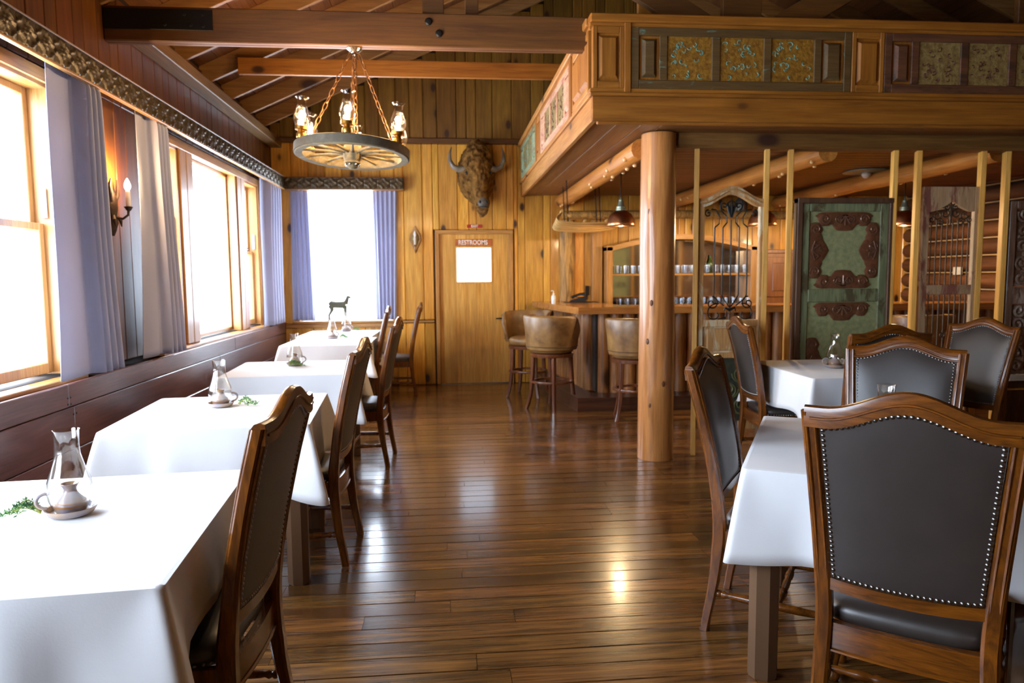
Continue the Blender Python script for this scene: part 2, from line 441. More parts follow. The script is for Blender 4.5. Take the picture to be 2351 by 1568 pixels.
# ---- left wall
wl = MB()
prev = YF-.2
HZ0, HZ1 = .90, 2.60
wl.box(-2.47, -2.275, YF-.2, YB+.2, -.1, HZ0); wl.box(-2.47, -2.275, YF-.2, YB+.2, HZ1, 3.5)
for a, b in WIN_L+[(YB+.2, 0)]:
    wl.box(-2.47, -2.275, prev, a, HZ0, HZ1); prev = b
wall_left = struct(wl.build('wall_left', dark_in, smooth=0))
rng = random.Random(5); y = YF
def in_win(a, b):
    for p, q in WIN_L:
        if b > p-.02 and a < q+.02: return True
    return False
while y < YB:
    wd = rng.choice((.13, .16, .19, .22)); y1 = min(y+wd, YB)
    plank('wall_board', pine_left, wall_left, -2.275, XL-rng.random()*.002, y+.001, y1-.001, HZ1+.07, 3.42, .006)
    y = y1
gaps = []; prev = YF
for a, b in WIN_L: gaps.append((prev, a-.07)); prev = b+.07
gaps.append((prev, YB))
for a, b in gaps:
    y = a
    while y < b-.01:
        y1 = min(y+rng.choice((.14, .17, .2)), b)
        if b-y1 < .05: y1 = b
        plank('wall_board', pine_left, wall_left, -2.275, XL-rng.random()*.002, y+.001, y1-.001, HZ0, HZ1+.07, .006)
        y = y1
# top plate timber on the left wall
plank('wall_plate', beamY, wall_left, -2.25, -2.10, 5.26, YB, 3.165, 3.265, .006)
# wainscot boards, sill ledge
for (z0, z1), seams in (((.745, .880), (-1.2, 1.6, 4.19, 7.4)), ((.50, .745), (-.4, 2.1, 4.24, 6.9)), ((.25, .50), (.6, 3.3, 6.2)), ((0.0, .25), (-.8, 2.6, 5.4, 8.0))):
    ys = [YF]+list(seams)+[YB]
    for a, b in zip(ys[:-1], ys[1:]):
        plank('wainscot_board', pine_wain, wall_left, -2.16, -2.13, a+.001, b-.001, z0+.0025, z1-.0025, .004)
plank('wainscot_backing', darkframe, wall_left, -2.275, -2.16, YF, YB, 0, .855, .002)
for k, (a, b) in enumerate(WIN_L):
    plank('window_sill', pine_trimY, wall_left, -2.30, -2.175, a-.10, b+.10, .872, .898, .004)
plank('ledge_strip', blackp, wall_left, -2.25, -2.175, 4.60, 5.18, .857, .875, .003)
# nail heads in the wainscot seam
nm = MB().ell((0,0,0), (.004, .006, .006), 8, 4).mesh('nail'); nm.materials.append(blackp)
for yy, zz in ((4.175, .80), (4.205, .80), (4.175, .765), (4.205, .762), (4.225, .70), (4.258, .70), (4.225, .56), (4.258, .555)):
    link('nail', nm, wall_left, (-2.129, yy, zz))

# ---- windows of the left wall
def hung_window(root, ya, yb, z0, z1, X=-2.33, meet=1.77, fixed=False, latch=True):
    """one sash unit between ya..yb in the left wall"""
    s = .045 if not fixed else .03
    jam = MB()
    jam.box(-2.46, XL+.005, ya-.03, ya, z0-.01, z1+.02, .002).box(-2.46, XL+.005, yb, yb+.03, z0-.01, z1+.02, .002)
    jam.build('jamb', pine_trim, root)
    MB().box(-2.46, XL+.005, ya-.03, yb+.03, z1, z1+.035, .003).build('head_jamb', pine_trimY, root)
    if fixed:
        MB().box(X-.004, X+.004, ya, yb, z0, z1).build('pane', pane_m, root, 0)
        st = MB().box(X-.02, X+.03, ya, ya+s, z0, z1, .004).box(X-.02, X+.03, yb-s, yb, z0, z1, .004)
        st.build('sash_stile', pine_trim, root)
        MB().box(X-.02, X+.03, ya, yb, z0, z0+s, .004).box(X-.02, X+.03, ya, yb, z1-s, z1, .004).build('sash_rail', pine_trimY, root)
        return
    # upper sash sits further out, lower sash further in
    for nm_, xo, za, zb in (('upper_sash', -.045, meet-.02, z1), ('lower_sash', 0.0, z0, meet+.02)):
        f = MB()
        f.box(X+xo-.02, X+xo+.02, ya, ya+s, za, zb, .004).box(X+xo-.02, X+xo+.02, yb-s, yb, za, zb, .004)
        f.box(X+xo-.02, X+xo+.02, ya+s, yb-s, za, za+(.045 if xo < 0 else .06), .004).box(X+xo-.02, X+xo+.02, ya+s, yb-s, zb-.04, zb, .004)
        so = f.build(nm_, pine_trim, root)
        MB().box(X+xo-.003, X+xo+.003, ya+s, yb-s, za+.03, zb-.03).build('pane', pane_m, so, 0)
    MB().box(X+.02, X+.05, yb-.02, yb-.004, meet+.05, meet+.22, .002).build('sash_track', white_m, root)
    if latch:
        yc = (ya+yb)/2
        MB().box(X-.01, X+.03, yc-.04, yc+.04, meet+.02, meet+.03, .002).tube([(X+.01, yc, meet+.03), (X+.015, yc+.02, meet+.05), (X+.03, yc+.035, meet+.052)], .006, 6).build('sash_latch', iron, root)
def casing(root, ya, yb, z0, z1):
    c = MB()
    for a, b in ((ya-.10, ya-.025), (yb+.025, yb+.10)):
        c.box(XL-.01, XL+.022, a, b, z0-.03, z1+.06, .005)
    c.build('side_casing', pine_trim, root)
    MB().box(XL-.01, XL+.024, ya-.10, yb+.10, z1+.02, z1+.10, .005).build('head_casing', pine_trimY, root)
w1 = struct(empty('window_1')); hung_window(w1, 2.27, 4.39, .925, 2.55); casing(w1, 2.27, 4.39, .92, 2.55)
w2 = struct(empty('window_2'))
hung_window(w2, 5.84, 6.34, .925, 2.55, latch=False); hung_window(w2, 6.74, 8.03, .915, 2.58, fixed=True, X=-2.36); hung_window(w2, 8.40, 8.90, .925, 2.55)
for a, b in ((6.39, 6.70), (8.07, 8.36)):
    MB().box(-2.46, XL-.005, a-.03, b+.03, .9, 2.6, .003).build('mullion_post', pine_trim, w2)
    MB().box(XL-.006, XL+.018, a, (a+b)/2-.004, .9, 2.6, .006).box(XL-.006, XL+.018, (a+b)/2+.004, b, .9, 2.6, .006).build('mullion_casing', pine_trim, w2)
casing(w2, 5.84, 8.90, .92, 2.55)
for k, (a, b) in enumerate(WIN_L[:1]):
    wn = struct(empty('window_%d' % (4+k))); hung_window(wn, a+.05, b-.05, .925, 2.55); casing(wn, a+.05, b-.05, .92, 2.55)

# ---- back wall
DX0, DX1, DZ = -.083, .868, 2.04       # door leaf
WX0, WX1, WZ0, WZ1 = -1.94, -.72, .90, 2.64
bw = MB()
def seg(x0, x1, z0, z1): bw.box(x0, x1, YB+.02, YB+.2, z0, z1)
seg(-2.5, WX0, -.1, 5.7); seg(WX0, WX1, -.1, WZ0); seg(WX0, WX1, WZ1, 5.7); seg(WX1, DX0-.02, -.1, 5.7); seg(DX0-.02, DX1+.02, DZ+.02, 5.7); seg(DX1+.02, 6.9, -.1, 5.7)
wall_back = struct(bw.build('wall_back', dark_in, smooth=0))
rng = random.Random(11)
def zroof(x): return 3.47+SL*((x+2.25) if x < RX else (2*RX+2.25-x))
def board_col(x0, x1, z0, z1):
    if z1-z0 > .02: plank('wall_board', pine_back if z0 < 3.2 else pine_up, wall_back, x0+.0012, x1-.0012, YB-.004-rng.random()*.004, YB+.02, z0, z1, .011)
xs = [-2.25]
while xs[-1] < XR-.05: xs.append(xs[-1]+rng.choice((.10, .15, .19, .22, .25)))
edges = sorted(set(xs+[WX0-.06, WX1+.06, DX0-.07, DX1+.07]))
ed = [edges[0]]
for e in edges[1:]:
    if e-ed[-1] < .035:
        if e in (WX0-.06, WX1+.06, DX0-.07, DX1+.07): ed[-1] = e
        continue
    ed.append(e)
for a, b in zip(ed[:-1], ed[1:]):
    m_ = (a+b)/2
    if WX0-.06 < m_ < WX1+.06: parts = [(0.0, .83), (WZ1+.06, 3.235)]
    elif DX0-.07 < m_ < DX1+.07: parts = [(DZ+.06, 3.235)]
    elif m_ < DX0: parts = [(0.0, .85), (.89, 3.235)] if m_ > WX1 else [(0, .86), (.86, 3.235)]
    else: parts = [(0.0, 3.235)]
    for z0, z1 in parts: board_col(a, b, z0, z1)
x = -2.25
while x < XR-.05:
    x1 = min(x+rng.choice((.13, .18, .22, .26)), XR)
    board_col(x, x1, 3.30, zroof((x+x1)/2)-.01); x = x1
plank('ledge_trim', beamX, wall_back, -2.25, 1.06, YB-.035, YB-.002, 3.232, 3.302, .006)
plank('chair_rail', pine_trimX, wall_back, WX1+.06, DX0-.075, YB-.035, YB-.002, .855, .885, .006)
plank('sill_apron', pine_trimX, wall_back, -2.13, WX1+.06, YB-.03, YB-.002, .80, .862, .005)
# ---- far window
w3 = struct(empty('window_3'))
MB().box(WX0, WX1, YB+.06, YB+.068, WZ0, WZ1).build('pane', pane_m, w3, 0)
MB().box(WX0-.07, WX0, YB-.02, YB+.19, WZ0-.02, WZ1+.07, .004).box(WX1, WX1+.07, YB-.02, YB+.19, WZ0-.02, WZ1+.07, .004).build('side_casing', pine_trim, w3)
MB().box(WX0, WX1, YB-.02, YB+.19, WZ1, WZ1+.07, .004).build('head_casing', pine_trimX, w3)
MB().box(WX0-.09, WX1+.09, YB-.06, YB+.19, WZ0-.036, WZ0-.005, .005).build('window_sill', pine_trimX, w3)
# ---- door
d1 = struct(empty('door_1', (DX0, YB, 0)))
Wd = DX1-DX0
gx0, gx1, gz0, gz1 = .232, .712, 1.392, 1.866
lf = MB()
for a, b, c, e in ((0, gx0, .012, DZ+.018), (gx1, Wd, .012, DZ+.018), (gx0, gx1, .012, gz0), (gx0, gx1, gz1, DZ+.018)):
    lf.box(a, b, .03, .075, c, e)
lf.build('door_leaf', pine_doorm, d1, 0)
MB().box(gx0+.004, gx1-.004, .048, .054, gz0+.004, gz1-.004).build('door_pane', frost, d1, 0)
MB().box(gx0-.014, gx0+.006, .022, .034, gz0-.014, gz1+.014, .002).box(gx1-.006, gx1+.014, .022, .034, gz0-.014, gz1+.014, .002).box(gx0, gx1, .022, .034, gz0-.014, gz0+.006, .002).box(gx0, gx1, .022, .034, gz1-.006, gz1+.014, .002).build('pane_bead', pine_doorm, d1)
for a, b in ((-.052, .002), (Wd-.002, Wd+.056)):
    MB().box(a, b, -.025, .19, 0, DZ+.058, .006).build('door_casing', pine_trim, d1)
MB().box(-.052, Wd+.056, -.026, .19, DZ+.002, DZ+.058, .006).build('door_head_casing', pine_trimX, d1)
hd = MB().box(.845, .905, .018, .032, .85, .95, .004).build('latch_plate', plastic_b, d1)
MB().tube([(.875, .02, .90), (.875, -.025, .90), (.86, -.03, .90), (.76, -.03, .897)], [.012, .012, .012, .008], 8).build('lever_handle', plastic_b, hd)
MB().box(-.02, Wd+.02, .01, .18, -.004, .012, .002).build('threshold', chrome, d1)

# ---- right wall of logs
wr = struct(MB().box(XR+.02, XR+.2, YF-.2, YB+.2, -.1, 3.6).build('wall_right', dark_in, smooth=0))
rng = random.Random(9)
for k in range(16):
    z = .105+k*.21
    pts = [(XR+.03, yy, z+rng.uniform(-.004, .004)) for yy in (YF, -1, 1.5, 4, 6.2, 7.6, 8.7, YB)]
    MB().tube([(p[0]-XR, p[1], p[2]-z) for p in pts], .098, 10).build('wall_log', log_wall, wr, 50, (XR, 0, z))
    MB().box(XR-.035, XR+.05, YF, YB, z+.097, z+.113).build('chinking_strip', chink, wr, 0)
MB().box(XR-.078, XR-.062, 8.50, 8.66, 1.44, 1.54, .004).build('outlet_plate', outlet_m, wr)
# ---- front wall behind the camera
struct(MB().box(-2.6, 6.9, YF-.2, YF, -.1, 5.7).build('wall_front', plain('front_wall_paint', 'a87a48', .8), smooth=0))

# ---- ceiling: roof deck boards on rafters
ceiling = struct(empty('ceiling'))
ang = math.atan(SL); cl = math.cos(ang)
def slope_pt(s, side): # s = horizontal run from the eave
    return ((-2.45+s) if side < 0 else (2*RX+2.45-s), 3.47+SL*(s-.2))
run = RX+2.45; nb = 26
for side in (-1, 1):
    for k in range(nb):
        s0, s1 = run*k/nb, run*(k+1)/nb
        (xa, za), (xb, zb) = slope_pt(s0, side), slope_pt(s1, side)
        c = ((xa+xb)/2, (YF+YB)/2, (za+zb)/2); L = run/nb/cl; hl = (YB-YF)/2+.2
        M = Matrix.Rotation(-ang if side < 0 else ang, 4, 'Y')
        o = MB().box(-L/2+.0015, L/2-.0015, -hl, hl, 0, .025, .004, M).build('roof_board', deck_m, ceiling, 0, c)
    (xa, za), (xb, zb) = slope_pt(-.1, side), slope_pt(run, side)
    MB().prism([(0, 0), (xb-xa, zb-za), (xb-xa, zb-za+.1), (0, .1)] if side < 0 else [(0, 0), (0, .1), (xb-xa, zb-za+.1), (xb-xa, zb-za)], 0, YB-YF+.4,
        Matrix.Translation((xa, YB+.2, za+.03)) @ Matrix.Rotation(PI/2, 4, 'X')).build('roof_backing', dark_in, ceiling, 0)
ry = 9.155; rys = []
while ry > YF: rys.append(ry); ry -= .667
for y in rys:
    for side in (-1, 1):
        (xa, za), (xb, zb) = slope_pt(.1, side), slope_pt(run, side)
        c = ((xa+xb)/2, y, (za+zb)/2); L = run/cl
        M = Matrix.Rotation(-ang if side < 0 else ang, 4, 'Y')
        MB().box(-L/2, L/2, -.021, .021, -.165, 0, .003, M).build('rafter', rafter_m, ceiling, 0, c)
plank('ridge_beam', beamY, ceiling, RX-.03, RX+.03, YF, YB, 5.25, 5.48, .004)

# ---- trusses (tie beams) : things of their own
tb = thing('tie_beam', 'heavy reddish timber tie beam the wheel chandelier hangs from', 'beam', (0, 5.2, 0))
MB().box(-2.25, XR, -.045, .0, 3.062, 3.29, .006).box(-2.25, XR, .002, .047, 3.062, 3.29, .006).build('beam_timber', beamX, tb)
MB().box(-2.245, -1.54, -.053, -.045, 3.137, 3.272, .002).build('steel_plate', blackp, tb)
bm = MB().lathe([(0, 0), (.026, 0), (.026, .008), (.018, .016), (0, .018)], 12, Matrix.Rotation(PI/2, 4, 'X')).mesh('bolt'); bm.materials.append(blackp)
for x, z in ((-.088, 3.231), (-.016, 3.154)): link('bolt', bm, tb, (x, -.045, z))
bs_ = MB().lathe([(0, 0), (.012, 0), (.01, .006), (0, .008)], 8, Matrix.Rotation(PI/2, 4, 'X')).mesh('plate_bolt'); bs_.materials.append(blackp)
for x, z in ((-1.60, 3.24), (-1.68, 3.17), (-1.72, 3.24), (-1.85, 3.17), (-1.60, 3.165)): link('plate_bolt', bs_, tb, (x, -.053, z))
tr = thing('roof_truss', 'king post and slanting struts above the loft railing', 'truss', (0, 5.2, 0))
MB().box(2.03, 2.32, -.03, .03, 3.29, 5.25, .004).build('king_post', beamX, tr)
def strut(x0, z0, x1, z1, wd, nm_, par, y=0, t=.03, mat=beamX):
    d = Vector((x1-x0, 0, z1-z0)); L = d.length; a = math.atan2(d.z, d.x)
    M = Matrix.Translation((x0, y, z0)) @ Matrix.Rotation(-a, 4, 'Y')
    return MB().box(0, L, -t, t, -wd/2, wd/2, .004, M).build(nm_, mat, par)
strut(1.98, 3.20, .16, 4.25, .19, 'strut', tr); strut(2.37, 3.20, 4.18, 4.25, .19, 'strut', tr)
MB().box(-.13, .02, .0, .05, 3.29, 4.40, .004).build('hanger', beamX, tr)
MB().box(.17, .265, .05, .09, 3.29, 4.50, .004).build('hanger', beamX, tr)
MB().box(4.35, 4.5, .0, .05, 3.29, 4.38, .004).build('hanger', beamX, tr)
MB().box(1.44, 1.54, .1, .15, 3.1, 3.6, .004).build('hanger', fasciaZ, tr)
t2 = tag(MB().box(-1.88, 5.6, 6.98, 7.02, 3.352, 3.502, .004).build('collar_beam', fasciaX, None), 'thin pale board beam crossing behind the tie beam, nearer the bison wall', 'beam')

# ---- loft: floor, fascia, railing
LX, LY = 1.04, 4.98
loft = thing('loft', 'golden pine loft with deep fascia boards above the bar', 'loft', (0, 0, 0))
MB().box(LX+.02, XR+.05, LY+.03, YB, 2.60, 2.70).build('loft_deck', dark_in, loft, 0)
MB().box(LX-.012, XR, LY-.02, LY+.02, 2.535, 2.70, .005).build('front_fascia', fasciaX, loft)
MB().box(LX-.012, LX+.028, LY+.021, YB-.04, 2.535, 2.70, .005).build('side_fascia', fasciaY_lit, loft)
MB().box(LX+.03, XR, LY+.02, LY+.06, 2.52, 2.56, .008).build('cove_strip', fasciaX, loft)
MB().box(LX-.03, XR, LY-.04, LY+.04, 2.70, 2.722, .004).build('front_ledge', fasciaX, loft)
MB().box(LX-.03, LX+.05, LY+.041, YB-.04, 2.70, 2.722, .004).build('side_ledge', fasciaY_lit, loft)
x = LX+.03
while x < 1.58:
    x1 = min(x+.185, 1.60); plank('soffit_board', loft_ceilY, loft, x+.001, x1-.001, LY+.06, YB, 2.56, 2.60, .006); x = x1
y = 5.05
while y < YB:
    y1 = min(y+.14, YB); plank('ceiling_board', loft_ceil, loft, 1.601, XR, y+.001, y1-.001, 2.56, 2.60, .006); y = y1
# header beam carrying the loft on the log post
tag(MB().box(-2.3, 2.5, -.08, .08, -.075, .075, .02).build('header_beam', wood('header_timber', '6a4418', '845a26', .6, 'X', .8, .6, .1, 0, .3), None, 35, (4.1, 5.56, 2.525)),
    'dark rough header beam under the loft edge, right of the log post', 'beam')
# log joists with polished knots
km = MB().ell((0, 0, 0), (.02, .022, .02), 8, 5).mesh('knot'); km.materials.append(plain('polished_knot', 'd8a868', .15, 0, 9, .2, 0, .6))
for k, (x, z, lb) in enumerate(((1.57, 2.462, 'knotty peeled log joist running from the log post to the back wall'), (3.13, 2.462, 'peeled log joist above the arched ironwork door panel'), (4.62, 2.462, 'peeled log joist above the pink ironwork door panel'))):
    rng = random.Random(20+k)
    pts = [(0, yy-7.7, rng.uniform(-.006, .006)) for yy in (5.66, 6.3, 7, 7.7, 8.4, 9.1, YB-.06)]
    lj = MB().tube(pts, [.082, .084, .088, .086, .09, .088, .086], 14).build('log_joist', log_my, None, 60, (x, 7.7, z))
    tag(lj, lb, 'joist', 'log joists under the loft')
    for q in range(16):
        a = rng.uniform(-PI*.95, -.05); yy = rng.uniform(-1.9, 1.9)
        link('knot', km, lj, (.083*math.cos(a), yy, .083*math.sin(a)))

def railing(root, to, L, sections, mx, capend):
    """panelled rail in local (u along, v outward, w up); to = matrix from local to root"""
    def bx(nm_, mat, u0, u1, v0, v1, w0, w1, b=.004, par=root):
        return MB().box(u0, u1, v0, v1, w0, w1, b, to).build(nm_, mat, par)
    bx('cap_rail', mx['pine'], 0, L, -.05, .05, 3.188, 3.245, .008)
    bx('bottom_rail', mx['pine'], 0, L, -.025, .025, 2.722, 2.752, .004)
    bx('top_rail', mx['pine'], 0, L, -.022, .022, 3.165, 3.19, .004)
    def raised(u0, u1, mat, w0=2.815, w1=3.105, par=root):
        d = min(.022, (u1-u0)*.3)
        v = [(u0,-.012,w0),(u1,-.012,w0),(u1,-.012,w1),(u0,-.012,w1),(u0+d,-.034,w0+d),(u1-d,-.034,w0+d),(u1-d,-.034,w1-d),(u0+d,-.034,w1-d)]
        MB().add(v, [(4,5,6,7),(0,1,5,4),(1,2,6,5),(2,3,7,6),(3,0,4,7)], to).build('raised_panel', mat, par, 0)
    for s in sections:
        t = s[0]
        if t == 'post': bx('newel', mx['pineZ'], s[1], s[2], -.035, .035, 2.722, 3.19, .004)
        elif t == 'small':
            u0, u1 = s[1], s[2]
            bx('stile', mx['pineZ'], u0, u0+.032, -.028, .02, 2.752, 3.165); bx('stile', mx['pineZ'], u1-.032, u1, -.028, .02, 2.752, 3.165)
            bx('rail', mx['pine'], u0+.032, u1-.032, -.027, .02, 2.752, 2.80); bx('rail', mx['pine'], u0+.032, u1-.032, -.027, .02, 3.12, 3.165)
            bx('backing', mx['pineZ'], u0+.03, u1-.03, -.01, .01, 2.79, 3.13, 0)
            n = s[3]; wv = (u1-u0-.064)/n
            for q in range(n): raised(u0+.032+q*wv+.008, u0+.032+(q+1)*wv-.008, mx['pineZ'])
        else:
            u0, u1, dv, mf, mp, mv = s[1:7]
            bx('stile', mf, u0, u0+.055, -.026, .02, 2.752, 3.165); bx('stile', mf, u1-.055, u1, -.026, .02, 2.752, 3.165)
            bx('rail', mf, u0+.055, u1-.055, -.025, .02, 2.752, 2.812); bx('rail', mf, u0+.055, u1-.055, -.025, .02, 3.108, 3.165)
            bx('backing', mx['pineZ'], u0+.03, u1-.03, -.006, .012, 2.79, 3.13, 0)
            for a, b in dv: bx('divider', mf, a, b, -.026, .01, 2.812, 3.108)
            raised(u0+.075, dv[0][0]-.02, mf, 2.83, 3.09); raised(dv[-1][1]+.02, u1-.075, mf, 2.83, 3.09)
            for (a, b), (c, d) in zip(dv[:-1], dv[1:]):
                e = MB().box(b, c, -.014, .0, 2.812, 3.108, 0, to).build('embossed_panel', mp, root, 0)
                rg = random.Random(int(b*1000)); vm = MB()
                for q in range(24):
                    cu, cw = rg.uniform(b+.03, c-.03), rg.uniform(2.84, 3.08); r0 = rg.uniform(.012, .026); a0 = rg.random()*6.28; tn = rg.choice((-1, 1))*rg.uniform(3.5, 5)
                    vm.tube([to @ Vector((cu+r0*(1-i/9)*math.cos(a0+tn*i/8), -.0145, cw+r0*(1-i/9)*math.sin(a0+tn*i/8))) for i in range(8)], .0034, 4)
                kindof(vm.build('vine_relief', mv, e), 'stuff')
lr = thing('loft_front_railing', 'loft railing of salvaged carved panels facing the room, teal panel first', 'railing', (0, 0, 0))
def Xr(p): return 1.296+(p-1446)*.003165-1.01
to = Matrix.Translation((1.01, LY, 0))
dv1 = [(Xr(1510), Xr(1528)), (Xr(1628), Xr(1647)), (Xr(1746), Xr(1764)), (Xr(1863), Xr(1880))]
dv2 = [(d[0]+1.845, d[1]+1.845) for d in dv1]
railing(lr, to, XR-1.01, [('small', .02, .24, 1), ('post', .24, .286), ('carved', .29, 1.882, dv1, greenX, gold_emb, teal), ('small', 1.885, 2.125, 1), ('carved', 2.13, 3.727, dv2, redX, cream_emb, maroon), ('small', 3.73, 3.97, 1), ('carved', 3.975, 5.57, [(d[0]+3.69, d[1]+3.69) for d in dv1], greenX, gold_emb, teal)], {'pine': fasciaX, 'pineZ': fasciaZ}, 0)
ls = thing('loft_side_railing', 'loft railing above the window side, pink and green carved panels', 'railing', (0, 0, 0))
to2 = Matrix.Translation((1.045, YB-.05, 0)) @ Matrix.Rotation(-PI/2, 4, 'Z')
Ls = YB-.05-LY-.06
def U(y): return YB-.05-y
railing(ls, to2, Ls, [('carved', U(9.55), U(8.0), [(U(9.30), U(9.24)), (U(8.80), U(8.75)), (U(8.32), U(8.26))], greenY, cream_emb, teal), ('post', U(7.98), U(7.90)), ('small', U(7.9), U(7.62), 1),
   ('carved', U(7.60), U(5.82), [(U(7.35), U(7.29)), (U(6.95), U(6.90)), (U(6.53), U(6.48)), (U(6.12), U(6.06))], pinkY, cream_emb, maroon), ('post', U(5.81), U(5.72)), ('small', U(5.70), U(5.06), 2)], {'pine': fasciaY_lit, 'pineZ': fasciaZ}, 0)

# ================================================================== LARGE OBJECTS
# ---- log post
rng = random.Random(2)
rings = []
for i in range(22):
    z = 2.55*i/21; n = 28; ring = []
    for j in range(n):
        a = 2*PI*j/n; r = .143-.008*z/2.5
        r += .006*noise.noise(Vector((math.cos(a)*1.6, math.sin(a)*1.6, z*1.3)))
        for (ka, kz, kr) in ((-2.3, 1.95, .02), (-2.15, 1.25, .022), (-2.35, .95, .018), (-1.5, .62, .016), (-2.2, .45, .018), (-1.2, 1.6, .015)):
            da = (a-ka+PI) % (2*PI)-PI; r += kr*math.exp(-(da/.22)**2-((z-kz)/.10)**2)
        ring.append((r*math.cos(a), r*math.sin(a), z))
    rings.append(ring)
post = thing('log_post', 'thick peeled log column holding up the loft corner', 'column', (1.665, 5.51, 0))
MB().loft(rings).build('log_trunk', log_m, post, 60)
kd = MB().ell((0,0,0), (.013, .006, .024), 10, 6).mesh('knot'); kd.materials.append(plain('dark_knot', '6a3e1c', .5))
for ka, kz in ((-2.3, 1.95), (-2.15, 1.25), (-2.35, .95), (-1.5, .62), (-2.2, .45)):
    r = .152; o = link('knot', kd, post, (r*math.cos(ka), r*math.sin(ka), kz)); o.rotation_euler = (0, 0, ka+PI/2)

# ---- dining chair prototype (faces +Y)
def lerp_tab(tab, z):
    for (a, va), (b, vb) in zip(tab[:-1], tab[1:]):
        if z <= b:
            t = (z-a)/(b-a); return va+(vb-va)*t
    return tab[-1][1]
def smooth_tab(tab, z, h=.05): return (lerp_tab(tab, z-h)+2*lerp_tab(tab, z)+lerp_tab(tab, z+h))/4
TY = [(-.2, -.29), (0, -.285), (.20, -.248), (.40, -.228), (.50, -.232), (.70, -.262), (.90, -.306), (1.12, -.365), (1.3, -.42)]
TX = [(-.2, .222), (0, .222), (.45, .205), (.60, .212), (1.12, .246), (1.3, .25)]
def py(z): return smooth_tab(TY, z)
def px(z): return smooth_tab(TX, z)
def bow(u): return .016*((u/.24)**2-1)*-1          # centre of the back bows rearwards
def byc(u, z): return py(z)-bow(u)
def ztop(u):
    t = min(abs(u)/.215, 1.0); return 1.098+.058*(.5+.5*math.cos(PI*t))**1.15
def ring_rect(cx, cy, z, hx, hy, c=.3):
    k = min(hx, hy)*c
    return [(cx-hx+k, cy-hy, z), (cx+hx-k, cy-hy, z), (cx+hx, cy-hy+k, z), (cx+hx, cy+hy-k, z), (cx+hx-k, cy+hy, z), (cx-hx+k, cy+hy, z), (cx-hx, cy+hy-k, z), (cx-hx, cy-hy+k, z)]
def hwi(z): return px(z)-.024
def leather_pt(s, v, side, puff):
    # s in -1..1, v in 0..1
    u0 = s*.2; zb = .578-.012*(1-s*s)
    zt = ztop(s*hwi(1.05))-.056
    z = zb+v*(zt-zb); u = s*hwi(z)
    e = (1-abs(s)**6)*(1-abs(2*v-1)**6)
    return (u, byc(u, z)+side*(.014+puff*e), z)
def outline(n_):
    pts = []
    K = 400
    for seg in range(4):
        for i in range(K):
            t = i/K
            pts.append({0: (-1+2*t, 0), 1: (1, t), 2: (1-2*t, 1), 3: (-1, 1-t)}[seg])
    return pts
def spaced(step, side):
    o = outline(0); P = [Vector(leather_pt(s*.965, .014+v*.972, side, .0)) for s, v in o]
    out = []; acc = step
    for a, b in zip(P, P[1:]+P[:1]):
        acc += (b-a).length
        if acc >= step: out.append(b); acc = 0
    return out
def dome(r=.0062):
    m_ = MB(); rings = []
    for j in range(4):
        a = PI/2*j/3.0; rings.append([(r*math.cos(a)*math.cos(2*PI*i/8), r*math.cos(a)*math.sin(2*PI*i/8), r*.75*math.sin(a)) for i in range(8)])
    return m_.loft(rings, False)
STR = [(0, .010), (.05, .013), (.07, .0165), (.09, .011), (.11, .016), (.14, .010), (.17, .013), (.3, .0165), (.7, .0165), (.83, .013), (.86, .010), (.89, .016), (.91, .011), (.93, .0165), (.95, .013), (1, .010)]
CRS = [(0, .009), (.08, .013), (.12, .010), (.2, .015), (.26, .0175), (.29, .011), (.32, .0175), (.36, .013), (.5, .016), (.64, .013), (.68, .0175), (.71, .011), (.74, .0175), (.8, .015), (.88, .010), (.92, .013), (1, .009)]
FLG = [(.013, 0), (.019, .004), (.022, .02), (.019, .035), (.014, .05), (.016, .07), (.0225, .10), (.0225, .13), (.028, .135), (.028, .19), (.0225, .195), (.018, .21), (.027, .235), (.018, .255), (.021, .27), (.026, .30), (.024, .305)]
